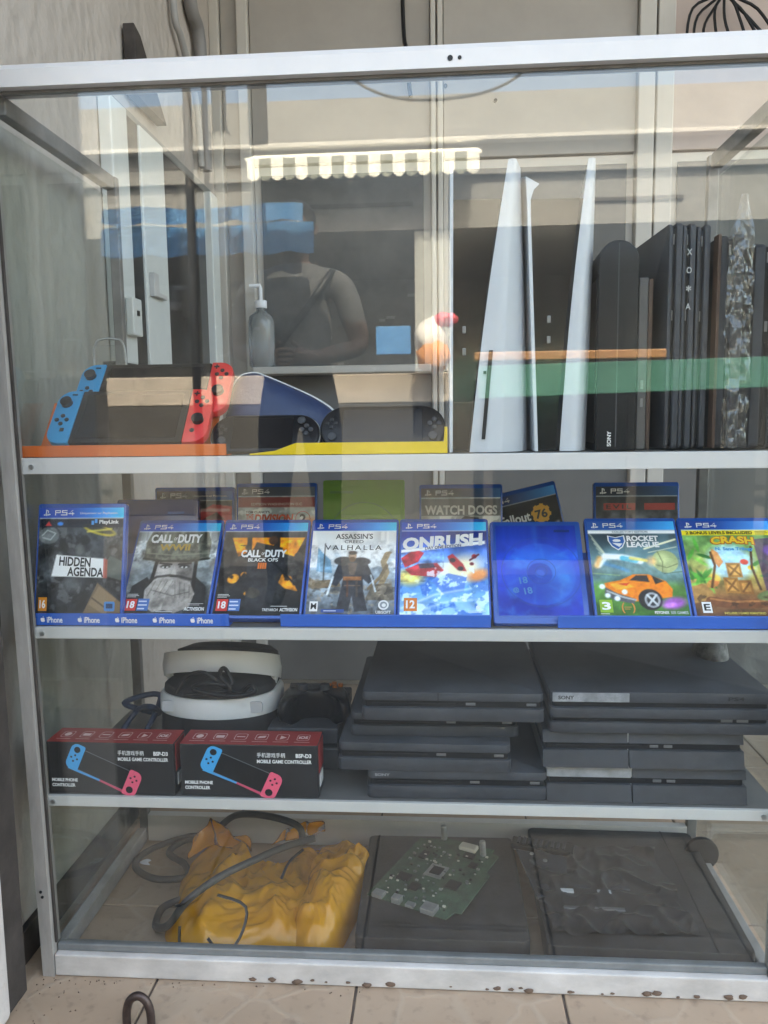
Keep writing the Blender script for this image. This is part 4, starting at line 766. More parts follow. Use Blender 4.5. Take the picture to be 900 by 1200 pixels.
def portable(loc, lean, w, h, label, old):
    t = thing('portable_console', label, 'portable console', loc, (-rad(lean), 0, 0)); r = h*.48
    body = obj('console_body', prism(rrect(0, w, 0, h, r, 8), 0, .016, .004, 'Y', seg=3), M_gloss, t, 40)
    if old: obj('edge_band', prism(rrect(-.001, w+.001, -.001, h+.001, r, 8), .006, .010, .0004, 'Y'), mat('silver_band', (.45, .45, .44), .35, .3), t, 40)
    sx = (.20, .76) if old else (.185, .815)
    obj('screen', prism(rrect(w*sx[0], w*sx[1], h*.10, h*.90, .002, 2), -.0006, .0005, .0002, 'Y'), M_screen, t)
    lx, rx = (w*.10, w*.88) if old else (w*.09, w*.91)
    for k, (dx, dz) in enumerate(((.006, 0), (-.006, 0), (0, .006), (0, -.006))):
        obj('direction_button', B(lx+dx-.0025, lx+dx+.0025, -.0014, .0003, h*.60+dz-.0025, h*.60+dz+.0025, .0006), M_btn, t)
        ob = obj('action_button', prism(circ(rx+dx*1.1, h*.58+dz*1.1, .0036, 12), -.0018, .0003, .0005, 'Y'), M_dark, t, 40)
    obj('thumbstick', prism(circ(lx+.002, h*.30, .0065, 16), -.0034, .0003, .001, 'Y'), M_dark, t, 40)
    if not old: obj('thumbstick', prism(circ(rx-.002, h*.30, .0065, 16), -.0034, .0003, .001, 'Y'), M_dark, t, 40)
    else: obj('speaker_knob', prism(circ(rx-.008, h*.82, .006, 16), -.0022, .0003, .0006, 'Y'), M_dark, t, 40)
    letters('brand_lettering', 'PSP' if old else 'SONY', M_ink_g, t, w*.80 if old else w*.10, h*.09, .013, .004, -.0009, .02)
    return t
portable((.268, .045, .7835), 35, .160, .066, 'older portable console with silver edge band leaning on the pouch', True)
portable((.429, .047, .7845), 30, .181, .074, 'wider portable console with two thumbsticks above the yellow stand', False)
from mathutils import noise as mnoise_
# navy pouch with white piping
pc = thing('zip_pouch', 'navy blue zip pouch with white piping behind the portable consoles', 'pouch', (.272, .105, .781), (-rad(20), rad(0), 0))
ol = [(.003, .075), (.0, .060), (.006, .045), (.025, .028), (.06, .008), (.10, .0), (.15, .002), (.172, .012), (.178, .03), (.176, .052), (.165, .070), (.14, .088), (.10, .108), (.06, .126), (.042, .132), (.022, .128), (.010, .112), (.004, .095)]
ol2 = [(p.x, p.y) for p in spline([(x, z, 0) for x, z in ol], 4, True)]
cx, cz = .09, .062
rows = [[(cx+(x-cx)*s, y, cz+(z-cz)*s) for x, z in ol2] for s, y in ((.985, .026), (1, .012), (.97, .004), (.85, -.006), (.6, -.013), (.3, -.016), (.05, -.017))]
obj('pouch_body', loft(rows), mat('navy_leatherette', (.016, .036, .105), .45, 0, .2, 10, .25, 220), pc, 60)
obj('piping', tube([(x, .011, z) for x, z in [(cx+(p[0]-cx)*1.01, cz+(p[1]-cz)*1.01) for p in ol2]], .0022, 6, closed=True), mat('white_piping', (.70, .70, .67), .5), pc, 60)

# clear holder, clip and lead behind the handhelds
M_ac = mat('clear_acrylic_edge', (.70, .72, .72), .15, trans=.6)
wh = thing('clear_holder', 'clear acrylic holder standing behind the left handheld consoles', 'holder', (.002, .28, Z1+.0006))
obj('holder_frame', tube(spline([(.003, 0, .0), (.003, 0, .15), (.008, 0, .183), (.02, 0, .190), (.042, 0, .190), (.055, 0, .183), (.060, 0, .15), (.060, 0, 0)], 5), .0022, 6), M_ac, wh, 60); obj('holder_plate', B(.006, .057, .001, .003, .012, .180), mat('clear_acrylic', (.85, .87, .87), .06, trans=.95), wh); obj('holder_foot', B(0, .063, -.03, .03, 0, .003), M_ac, wh)

# tall consoles with white side plates
M_plate = mat('white_side_plate', (.56, .58, .61), .4, 0, .04, 8)
def tower(loc, label, lp, xi, xm, xo, flare=0., group='white plated tower consoles'):
    """each pair gives x at the foot and at the top: lp left plate, xi/xm/xo the faces of the right plate"""
    t = thing('tower_console', label, 'game console', loc, (0, 0, 0), group)
    H, D, K = .392, .25, 16; mixf = lambda p, u: p[0]+(p[1]-p[0])*u
    core = obj('core', loft([[(mixf(lp, u)+.004, .012, H*u), (mixf(xi, u)+.006, .014, H*u), (mixf(xo, u)-.01, D*.95, H*u), (mixf(lp, u)+.004, D*.95, H*u)] for u in (.001, .3, .6, .88)]), mat('tower_core_gloss', (.008, .008, .010), .18, spec=.5, coat=.5), t)
    rows = []
    for k in range(K+1):
        u = k/K; z = H*u; f = max(0, (u-.86)/.14)**1.5; x = mixf(lp, u); b = .014*f*flare
        rows.append([(x, 0, z-.02*f*flare), (x-.001, .08, z), (x-.001, .2, z), (x, D, z), (x+.004, D, z), (x+.004, .2, z), (x+.004+b, .06, z-.01*f*flare), (x+.0045+b, .001, z-.03*f*flare)])
    obj('left_plate', loft(rows), M_plate, t, 50)
    rows = []
    for k in range(K+1):
        u = k/K; z = H*(u if u < .98 else u); c = .006*math.sin(math.pi*u); a, m, o = mixf(xi, u)-c*.6, mixf(xm, u)-c*.4, mixf(xo, u)+c*.3
        rows.append([(a, -.001, z), ((a+m)/2, -.004, z), (m-.003, -.004, z), (m+.001, -.001, z), (m+(o-m)*.35, .008, z-.002*u), (m+(o-m)*.75, .022, z-.006*u), (o, .05, z-.012*u), (o+.004, .16, z-.02*u), (o, D, z-.03*u), (o-.006, D, z-.03*u), (o-.006, .12, z-.02*u), (a+.004, .03, z)])
    rp = obj('right_plate', loft(rows), M_plate, t, 62)
    return t, rp, core
t, rp, core = tower((.6195, .045, Z1+.0006), 'white tower console with vertical disc slot in its wedge plate', (-.0045, -.0025), (.0235, .0755), (.0700, .0850), (.108, .0970))
obj('disc_slot', prism([(.0400, .018), (.0450, .018), (.0555, .140), (.0500, .140)], -.0054, .004, 0, 'Y'), M_ink_k, rp)
obj('eject_button', B(.0425, .0465, -.0054, .002, .108, .112), M_black, rp)
for z in (.135, .165): obj('front_port', B(.014, .019, .0110, .0125, z, z+.010, .0008), M_copper, core)
t, rp, core = tower((.7335, .055, Z1+.0006), 'narrower white tower console without a disc slot', (.0015, -.0140), (.0355, .0690), (.0590, .0775), (.0800, .0850), 1.)
for z in (.150, .178): obj('front_port', B(.018, .023, .0110, .0125, z, z+.010, .0008), M_copper, core)

# flat consoles: built lying down; front at y=0, x to the right
def flat_console(label, loc, rot=(0, 0, 0), w=.265, h=.041, d=.288, style='slim', group=None, cat='game console', seam=.5, logo=True, worn=False, split=.42):
    t = thing('game_console', label, cat, loc, rot, group)
    M_a, M_b = M_dark, M_black
    def lay(nm, x0, x1, y0, z0, z1, m, r=.008, bev=.0014): return obj(nm, prism(rrect(x0, x1, y0, d, r, 4), z0, z1, bev, 'Z'), m, t, 40)
    if style == 'slim':
        lo = lay('lower_shell', 0, w, 0, 0, h*.46, M_a); lay('middle_band', .004, w-.004, .006, h*.46, h*.70, M_b, .006, 0)
        up = lay('upper_shell', .001, w-.001, .002, h*.70, h, M_a)
        if seam: obj('seam', B(w*split, w*split+.0012, .0008, .006, h*.705, h+.0003), M_black, up)
        obj('disc_slot', B(.015, w*.52, .0045, .0062, h*.56, h*.60), M_ink_k, t)
        for x in (w*.60, w*.93): obj('usb_port', B(x-.007, x+.007, .0050, .0062, h*.53, h*.63, .0006), M_copper, t)
        if logo: letters('brand_lettering', 'SONY', M_ink_g, t, .012, h*.80, .022, .0042, .0018, .02)
    elif style == 'block':
        s = .43
        for nm, z0, z1 in (('lower_shell', 0, h*.47), ('upper_shell', h*.66, h)):
            a_ = obj(nm, loft([[(0, .0+z0*.25, z0), (w*s-.001, .0+z0*.25, z0), (w*s-.001, d, z0), (0, d, z0)], [(0, z1*.25, z1), (w*s-.001, z1*.25, z1), (w*s-.001, d, z1), (0, d, z1)]]), (mat('scuffed_silver_cover', (.26, .265, .28), .35, 0, .3, 30, dust=.1) if worn and nm == 'upper_shell' else M_a), t)
            obj(nm, loft([[(w*s+.001, .0+z0*.25, z0), (w, .0+z0*.25, z0), (w, d, z0), (w*s+.001, d, z0)], [(w*s+.001, z1*.25, z1), (w, z1*.25, z1), (w, d, z1), (w*s+.001, d, z1)]]), M_a, t)
        obj('middle_band', B(.004, w-.004, h*.25*.6+.004, d-.003, h*.47, h*.66), M_b, t); obj('light_bar', B(w*s-.0008, w*s+.0008, .012, d-.01, .003, h-.001), mat('pale_light_bar', (.55, .55, .55), .3), t)
        obj('disc_slot', B(.02, w*.50, h*.15+.0025, h*.15+.0045, h*.555, h*.59), M_ink_k, t)
        for x in (w*.56, w*.63): obj('usb_port', B(x-.006, x+.006, h*.15+.0026, h*.15+.0045, h*.52, h*.60, .0006), M_copper, t)
    else:   # three layers
        for nm, z0, z1, y0 in (('lower_shell', 0, h*.26, .004), ('middle_shell', h*.38, h*.62, .002), ('upper_shell', h*.74, h, .006)):
            lay(nm, 0, w, y0, z0, z1, M_a, .010)
        for z0, z1 in ((h*.26, h*.38), (h*.62, h*.74)): obj('middle_band', prism(rrect(.004, w-.004, .010, d-.003, .006, 3), z0, z1), M_b, t)
        for x in (w*.80, w*.87): obj('usb_port', B(x-.008, x+.008, .0085, .0102, h*.275, h*.365, .0005), M_copper, t)
        obj('worn_trim', B(.004, w*.36, .0046, .0062, h*.76, h*.98, .0006), mat('scuffed_silver_cover2', (.30, .305, .32), .35, 0, .5, 25), t)
        letters('brand_lettering', 'SONY', M_ink_k, t, .012, h*.82, .022, .0055, .0042, .02); letters('model_lettering', 'PS4', M_ink_k, t, w*.80, h*.82, .022, .0055, .0055, .02)
    return t
# left stack
flat_console('lowest console of the left stack, its lettering at the left end', (.492, .026, Z3+.0005), (0, 0, rad(.4)), .263, .041, group='stacked flat consoles', seam=0)
flat_console('third console down in the left stack, pushed out to the left', (.450, .028, Z3+.042), (0, 0, rad(-.6)), .252, .041, group='stacked flat consoles', seam=0, logo=False)
flat_console('second console down in the left stack, set back and mostly covered', (.466, .055, Z3+.0835), (0, 0, rad(.5)), .250, .034, group='stacked flat consoles', seam=0, logo=False)
flat_console('top console of the left stack with a split upper edge', (.486, .028, Z3+.118), (0, 0, rad(-.3)), .263, .042, group='stacked flat consoles', logo=False)
# right stack
flat_console('lowest console of the right stack with scuffed silver left cover', (.754, .027, Z3+.0005), (0, 0, 0), .281, .051, .30, 'block', group='stacked flat consoles', worn=True)
flat_console('middle console of the right stack, dark on both halves', (.748, .027, Z3+.052), (0, 0, rad(.3)), .282, .051, .30, 'block', group='stacked flat consoles')
flat_console('wide three layered console on top of the right stack', (.756, .024, Z3+.1035), (0, 0, 0), .310, .060, .30, 'triple', group='stacked flat consoles')

# upright consoles at the right of the upper shelf: a lying console turned on its side
def upright(label, x, y, h, w, d, yaw=0, style='slim', logo=False):
    return flat_console(label, (x, y, Z1+.0008), (0, -math.pi/2, rad(yaw)), w, h, d, style, 'upright consoles on the upper shelf', logo=logo, seam=0)
def rot_up(t): return t
# turned so that its width runs upward: local x -> +z, local z -> -x ; place by its right-hand edge
rt_ = thing('game_console', 'black console with rounded top edge standing between the towers and brown box', 'game console', (.8185, .052, Z1+.0006), (0, 0, rad(-2)), 'upright consoles on the upper shelf')
ou = [(0, 0), (.054, 0), (.054, .245)]+[(.027+.027*math.cos(math.pi*k/12), .258+.027*math.sin(math.pi*k/12)) for k in range(13)]+[(0, .245)]
obj('shell', prism(ou, 0, .22, .003, 'Y'), M_black, rt_, 40); obj('seam_line', B(.026, .0275, -.0006, .001, .005, .280), M_dark, rt_); obj('side_gloss', B(-.0012, .0004, .01, .21, .01, .235), M_gloss, rt_)
letters('brand_lettering', 'SONY', M_ink_w, rt_, 0, 0, .021, .0055, 0, .02, M=Matrix.Translation((.0205, -.0006, .006)) @ Matrix.Rotation(-math.pi/2, 4, 'Y'))
bx_ = thing('game_console', 'slim grey console with brown side panels standing upright', 'game console', (.8745, .075, Z1+.0006), (0, 0, 0), 'upright consoles on the upper shelf')
M_brown = mat('brown_panel', (.085, .045, .030), .5, 0, .2, 10)
obj('shell', B(.004, .017, 0, .20, 0, .238, .0015), mat('worn_grey_plastic', (.11, .105, .10), .5, 0, .2, 20), bx_); obj('side_panel', B(-.001, .0035, .001, .19, 0, .240, .001), M_brown, bx_); obj('side_panel', B(.0175, .0235, .001, .19, 0, .236, .001), M_brown, bx_)
for z in (.06, .085): obj('usb_port', B(.0085, .0125, -.0008, .002, z, z+.012, .0004), M_copper, bx_)
upright('black console standing upright with ports at its front, left of the symbols', .930, .055, .0175, .306, .27, 2.5)
u2 = upright('upright console with white symbols down its edge', .9475, .055, .0165, .305, .27, 1)
for k, (g_, z) in enumerate((('X', .262), ('O', .238), ('*', .214), ('A', .190))):
    letters('symbol', g_, mat('pale_symbol', (.42, .43, .42), .5), u2, 0, 0, .0070, .0085, -.0012, .015, M=Matrix.Translation((z, 0, .0120)) @ Matrix.Rotation(math.pi/2, 4, 'Y'))
upright('thin black console standing upright beside the plastic wrapped one', .968, .058, .0175, .303, .27, 0)
wc = upright('reddish edged console wrapped in crinkled clear film', 1.010, .050, .030, .288, .26, 0)
obj('red_edge', B(.002, .288, .0, .02, .0305, .0345, .0005), M_brown, wc)
upright('last black console standing upright at the right end of the shelf', 1.0690, .05, .044, .276, .26, 0)
# crinkled film
def film_mat():
    m = bpy.data.materials.new('clear_film'); m.use_nodes = True; t = m.node_tree; N = t.nodes; L = t.links; N.clear(); o = N.new('ShaderNodeOutputMaterial')
    tr = N.new('ShaderNodeBsdfTransparent'); tr.inputs[0].default_value = (.94, .94, .94, 1); gl = N.new('ShaderNodeBsdfGlossy'); gl.inputs['Roughness'].default_value = .14; lw_ = N.new('ShaderNodeFresnel'); lw_.inputs[0].default_value = 1.9
    mx = N.new('ShaderNodeMixShader'); L.new(lw_.outputs[0], mx.inputs[0]); L.new(tr.outputs[0], mx.inputs[1]); L.new(gl.outputs[0], mx.inputs[2]); df = N.new('ShaderNodeBsdfTranslucent'); df.inputs[0].default_value = (.85, .86, .88, 1); d2 = N.new('ShaderNodeBsdfDiffuse'); d2.inputs[0].default_value = (.8, .8, .82, 1); m3 = N.new('ShaderNodeMixShader'); L.new(df.outputs[0], m3.inputs[1]); L.new(d2.outputs[0], m3.inputs[2]); m2 = N.new('ShaderNodeMixShader'); m2.inputs[0].default_value = .05; L.new(mx.outputs[0], m2.inputs[1]); L.new(m3.outputs[0], m2.inputs[2]); L.new(m2.outputs[0], o.inputs[0]); return m
from mathutils import noise as mnoise
nx, nz = 26, 120; bm = bmesh.new(); V = []
for j in range(nz+1):
    row = []; u = j/nz; z = .002+.332*u; wd = .034*(1 if u < .82 else 1-.75*((u-.82)/.18)); xc = .001+.012*max(0, u-.82)
    for i in range(nx+1):
        v = i/nx-.5; q = Vector((v*2.2, u*9, 2)); a_ = mnoise.voronoi(Vector((v*2.0+.4*mnoise.noise(q*2), u*8, 4)))[0]; b_ = mnoise.voronoi(Vector((v*5, u*18, 9)))[0]
        row.append(bm.verts.new((xc+wd*v+.002*mnoise.noise(q*3), -.006*math.cos(v*3.1)-.004-.0085*(a_[1]-a_[0]-.2)-.0034*(b_[1]-b_[0]-.2)-.0032*abs(mnoise.noise(Vector((v*9+u*12, u*45, 3)))), z)))
    V.append(row)
for j in range(nz):
    for i in range(nx): bm.faces.new((V[j][i], V[j][i+1], V[j+1][i+1], V[j+1][i]))
tag(obj('plastic_film', bm, film_mat(), smooth=40, loc=(.999, .040, Z1+.001)), 'crinkled clear plastic film hanging over the wrapped console', 'plastic film')

# ------------------------------------------------------------------ lower shelf, left half
M_red = mat('red_box_card', (.30, .022, .022), .5, 0, .06, 8); M_kbox = mat('black_box_card', (.012, .012, .014), .4, 0, .2, 8, coat=.1)
def pad_box(loc, yaw, w, label):
    t = thing('controller_box', label, 'box', loc, (0, 0, rad(yaw)), 'black and red controller boxes'); h, d = .080, .052
    bd = obj('carton', B(0, w, 0, d, 0, h, .0012), M_kbox, t)
    obj('lid_panel', B(.0008, w-.0008, .0005, d-.0005, h+.0001, h+.0009), M_red, t)
    obj('side_flap', B(w+.0001, w+.0009, .006, d-.006, h*.45, h*.98), M_red, t); obj('side_label', B(w+.0001, w+.0009, .012, d-.012, .012, .03), M_ink_w, t)
    k = w/.196; F = lambda x: x*k
    letters('title_lettering', '手机游戏手柄', M_ink_w, bd, F(.110), .0612, F(.040), .0074, -.0006, .008); letters('model_lettering', 'BSP-D3', M_ink_w, bd, F(.165), .0615, F(.022), .0062, -.0006, .04)
    letters('title_lettering', 'MOBILE GAME CONTROLLER', M_ink_w, bd, F(.110), .0525, F(.077), .0055, -.0006, .03)
    letters('note_lettering', 'MOBILE PHONE', M_ink_w, bd, F(.006), .0185, F(.040), .0052, -.0006, .04); letters('note_lettering', 'CONTROLLER', M_ink_w, bd, F(.006), .0105, F(.036), .0052, -.0006, .04)
    # printed picture of a phone held between a blue and a pink grip
    an = -.42; cs, sn = math.cos(an), math.sin(an); ox, oz = F(.087), .037
    R_ = lambda pts: [(ox+(x*cs-z*sn)*k, oz+(x*sn+z*cs)) for x, z in pts]
    flat('picture_phone', [R_(rrect(-.038, .038, -.016, .017, .003, 2))], ink('6a6e74'), bd, -.0005); flat('picture_phone_screen', [R_(rrect(-.0372, .0372, -.0152, .0162, .002, 2))], ink('0d0e11'), bd, -.0008)
    flat('picture_rail', [R_([(-.052, -.020), (.0, -.0185), (.0, -.0155), (-.05, -.016)])], ink('3f9ad8'), bd, -.0007); flat('picture_rail', [R_([(.0, -.0185), (.05, -.020), (.05, -.016), (.0, -.0155)])], ink('c84a66'), bd, -.0007)
    flat('picture_grip', [R_(rrect(-.058, -.037, -.019, .022, .009, 5, (.003, .010, .010, .003)))], ink('35a6e4'), bd, -.0010); flat('picture_grip', [R_(rrect(.037, .058, -.021, .020, .009, 5, (.010, .003, .003, .010)))], ink('ec5f7c'), bd, -.0010)
    flat('picture_stick', [R_(circ(-.048, .013, .0050, 12))], ink('15171a'), bd, -.0013); flat('picture_stick', [R_(circ(.047, -.011, .0055, 12))], ink('15171a'), bd, -.0013)
    flat('picture_buttons', [R_(circ(-.048+a*.0048, -.001+b*.0048, .0017, 8)) for a, b in ((1, 0), (-1, 0), (0, 1), (0, -1))]+[R_(circ(.047+a*.0048, .007+b*.0048, .0017, 8)) for a, b in ((1, 0), (-1, 0), (0, 1), (0, -1))], ink('1c1e22'), bd, -.0013)
    TM = Matrix.Translation((0, 0, h+.0009)) @ Matrix.Rotation(-math.pi/2, 4, 'X')
    for i in range(6):
        cx_ = F(.022+.030*i); oc = rrect(cx_-F(.009), cx_+F(.009), .016, .038, .004, 3); ic = [(cx_+(a-cx_)*.90, .027+(b-.027)*.92) for a, b in oc]; n = len(oc)
        flat('lid_icon_frame', [[oc[q], oc[(q+1) % n], ic[(q+1) % n], ic[q]] for q in range(n)], ink('e0b8b4'), t, -.0003, TM)
        if i == 5: letters('lid_lettering', 'iOS', ink('eed8d4'), t, cx_-F(.0065), .022, F(.013), .010, -.0003, .04, M=TM)
        else: flat('lid_icon', [[circ(cx_, .027, F(.0055), 8, .007), [(cx_-F(.006), .022), (cx_+F(.006), .022), (cx_+F(.006), .031), (cx_-F(.006), .031)], [(cx_-F(.006), .0255), (cx_+F(.006), .0255), (cx_+F(.006), .0285), (cx_-F(.006), .0285)], [(cx_-F(.006), .022), (cx_+F(.005), .024), (cx_+F(.006), .032), (cx_-F(.004), .030)], circ(cx_, .026, F(.006), 3, .008)][i]], ink('e6c4c0'), t, -.0003, TM)
        flat('lid_caption', [[(cx_-F(.011), .009), (cx_+F(.011), .009), (cx_+F(.011), .0105), (cx_-F(.011), .0105)]], ink('d8a8a4'), t, -.0003, TM)
    return t
pad_box((.012, .0215, Z3+.0004), -.4, .195, 'left of the two black and red mobile game controller boxes')
pad_box((.2155, .0215, Z3+.0004), -.1, .206, 'right of the two black and red mobile game controller boxes')
# headset
vr = thing('vr_headset', 'white and black virtual reality headset behind the controller boxes', 'headset', (.236, .170, Z3+.0006))
def arc(cx, cy, rx, ry, a0, a1, n): return [(cx+rx*math.cos(rad(a0+(a1-a0)*k/n)), cy+ry*math.sin(rad(a0+(a1-a0)*k/n))) for k in range(n+1)]
fr = arc(0, .0, .098, .062, 180, 360, 24)
def shell_rows(zs):
    rows = []
    for z, s in zs: rows.append([(x*s, y*s, z) for x, y in fr]+[(.098*s, .045, z), (.06*s, .05, z), (-.06*s, .05, z), (-.098*s, .045, z)])
    return rows
obj('visor_body', loft(shell_rows(((0, .94), (.01, .985), (.05, 1.0), (.082, .985)))), mat('matte_black_rubber', (.016, .016, .018), .7, 0, .2, 12), vr, 50)
obj('visor_band', loft(shell_rows(((.0825, 1.0), (.086, 1.012), (.108, 1.0), (.114, .96)))), mat('headset_white', (.66, .67, .68), .4, 0, .04, 10), vr, 50)
for a_ in (-1, 1): obj('sensor_light', prism(rrect(a_*.070-.012, a_*.070+.012, .090, .108, .005, 3), -.0480, -.044, .0006, 'Y'), mat('pale_grey_lens', (.50, .51, .54), .3), vr)
obj('face_cushion', loft(shell_rows(((.1145, .93), (.124, .92), (.128, .86)))), mat('matte_black_rubber2', (.03, .03, .032), .8), vr, 50)
hb = []
for k in range(33):
    a_ = rad(188+(352-188)*k/32); c_, s_ = math.cos(a_), math.sin(a_); x, y = .100*c_, .03+.075*s_; bulge = abs(s_)
    zl, zu = .140+.034*(1-bulge)*0+.030*abs(c_)**3*0+.012*bulge, .160+.030*bulge
    zl = .150-.030*(1-bulge)+.006*bulge
    hb.append([(x, y, zl), (x*1.02, y*1.0-.004*bulge, (zl+zu)/2), (x*.99, y+.004*bulge, zu), (x*.90, y+.016, zu-.004), (x*.90, y+.018, zl+.003)])
obj('head_band', loft(hb), MATS['headset_white'], vr, 60)
obj('inner_pad', loft([[(x*.88, y+.022, z-.004*0) for x, y, z in ((p[3][0]/.9, p[3][1], p[3][2]), (p[4][0]/.9, p[4][1]+.01, p[4][2]), (p[4][0]/.9*.8, p[4][1]+.03, p[4][2]), (p[3][0]/.9*.8, p[3][1]+.03, p[3][2]))] for p in hb]), MATS['matte_black_rubber'], vr, 60)
for a_ in (-1, 1): obj('band_arm', tube(spline([(a_*.088, .02, .155), (a_*.092, .015, .14), (a_*.086, .02, .118)], 5), .006, 8), MATS['headset_white'], vr, 60)
cc = tag(obj('headset_cable', tube(spline([(.186, .10, .405), (.205, .105, .432), (.235, .10, .438), (.262, .105, .415), (.285, .11, .404), (.305, .105, .418), (.310, .10, .408), (.27, .095, .404), (.215, .10, .412), (.235, .095, .424), (.275, .10, .420), (.268, .105, .440), (.262, .10, .446), (.258, .10, .434), (.274, .098, .414), (.25, .10, .408), (.2, .10, .402)], 8), .0035, 7), M_black, smooth=60), 'black cable looped on top of the headset', 'cable')
# gamepad
gp = thing('gamepad', 'black gamepad with orange buttons between headset and stack', 'gamepad', (.395, .165, Z3+.0692), (0, 0, rad(6)))
gp.scale = (1.05, 1.05, 1.05)
gpo = [(-.052, .0), (-.050, .030), (-.040, .046), (-.02, .050), (.02, .050), (.040, .046), (.050, .030), (.055, .0), (.056, -.035), (.046, -.045), (.036, -.03), (.022, -.008), (-.022, -.008), (-.036, -.03), (-.048, -.042), (-.056, -.03)]
gs_ = [(p.x, p.y) for p in spline([(x, y, 0) for x, y in gpo], 3, True)]
obj('gamepad_shell', loft([[(x*s, y*s, z) for x, y in gs_] for s, z in ((.75, .0), (.95, .008), (1, .02), (.96, .032), (.82, .040), (.4, .043))]), M_gloss, gp, 60)
for x, y in ((.030, .03), (.040, .022), (.022, .022), (.031, .014)): obj('button', prism(circ(x, y, .004, 10), .040, .045, .0006), mat('orange_button', (.55, .16, .02), .4), gp, 40)
for x, y in ((-.018, .005), (.016, .002)): obj('thumbstick', prism(circ(x, y, .008, 14), .040, .052, .002), M_dark, gp, 40)
obj('direction_pad', B(-.040, -.024, .018, .034, .041, .044, .001), M_dark, gp)
# things half seen behind
tag(obj('camouflage_pouch', loft([[(1.04+.03*math.cos(q)*s, .22+.05*math.sin(q)*s, z) for q in [2*math.pi*k/16 for k in range(16)]] for s, z in ((.8, Z3+.001), (1, .30), (1.05, .36), (.95, .43), (.7, .47), (.2, .475))]), (lambda m: m)(mat('grey_camouflage', (.16, .155, .15), .8, 0, .9, 26)), smooth=60), 'grey mottled pouch at the right end of the console shelf', 'pouch')
tag(obj('bundled_leads', tube(spline([(.05, .16, Z3+.01), (.08, .20, Z3+.06), (.12, .17, Z3+.08), (.11, .22, Z3+.05), (.06, .20, Z3+.075), (.12, .21, Z3+.085), (.10, .16, Z3+.02)], 8), .005, 7), mat('blue_grey_lead', (.03, .05, .10), .5), smooth=60), 'blue grey lead bundled at the left of the headset', 'cable')
gb = thing('game_console', 'dark console under the black gamepad', 'game console', (.325, .115, Z3+.0006), (0, 0, 0))
obj('lower_shell', B(0, .115, 0, .20, 0, .036, .003), M_dark, gb); obj('middle_band', B(.003, .112, .004, .195, .036, .042), M_black, gb); obj('upper_shell', B(.001, .114, .002, .20, .042, .068, .003), M_dark, gb)

# ------------------------------------------------------------------ floor of the cabinet
# yellow carrier bag, crumpled
from mathutils import noise as mnoise
def ridge(p, s): return 1-abs(mnoise.noise(p))*2
def crumple(outline, hmax, seed, nr=46, na=190, folds=1.):
    """a low crumpled heap over an outline on the floor: broad pillows broken by sharp creases"""
    ol = [(p.x, p.y) for p in spline([(x, y, 0) for x, y in outline], max(2, na//len(outline)), True)]
    n = len(ol); cx = sum(p[0] for p in ol)/n; cy = sum(p[1] for p in ol)/n; rows = []
    for j in range(nr+1):
        s = 1-j/nr*.985; row = []
        for x, y in ol:
            px, py = cx+(x-cx)*s, cy+(y-cy)*s
            P_ = Vector((px, py, seed*.1)); wq = P_+.035*Vector((mnoise.noise(P_*11), mnoise.noise(P_*11+Vector((9, 2, 1))), 0))
            r1 = (1-abs(mnoise.noise(Vector((wq.x*13+wq.y*5, wq.y*9-wq.x*4, seed))))*2.2); r2 = (1-abs(mnoise.noise(Vector((wq.x*30-wq.y*8, wq.y*22+wq.x*10, seed+3))))*2.2); r3 = (1-abs(mnoise.noise(Vector((wq.x*70, wq.y*60, seed+6))))*2)
            nn = .5+.6*mnoise.noise(Vector((px*7, py*7, seed+9))); e = (1-s**5)
            z = hmax*(1-s**3.2)**.55*(.40+.60*nn)+folds*e*(.014*(r1-.4)+.010*(r2-.4)+.0045*(r3-.4))
            row.append((px, py, max(.002+.003*(1-s), z)))
        rows.append(row)
    bm = loft(rows, caps=False); bm.verts.ensure_lookup_table(); bm.faces.new([v for v in bm.verts][-n:]); return bm
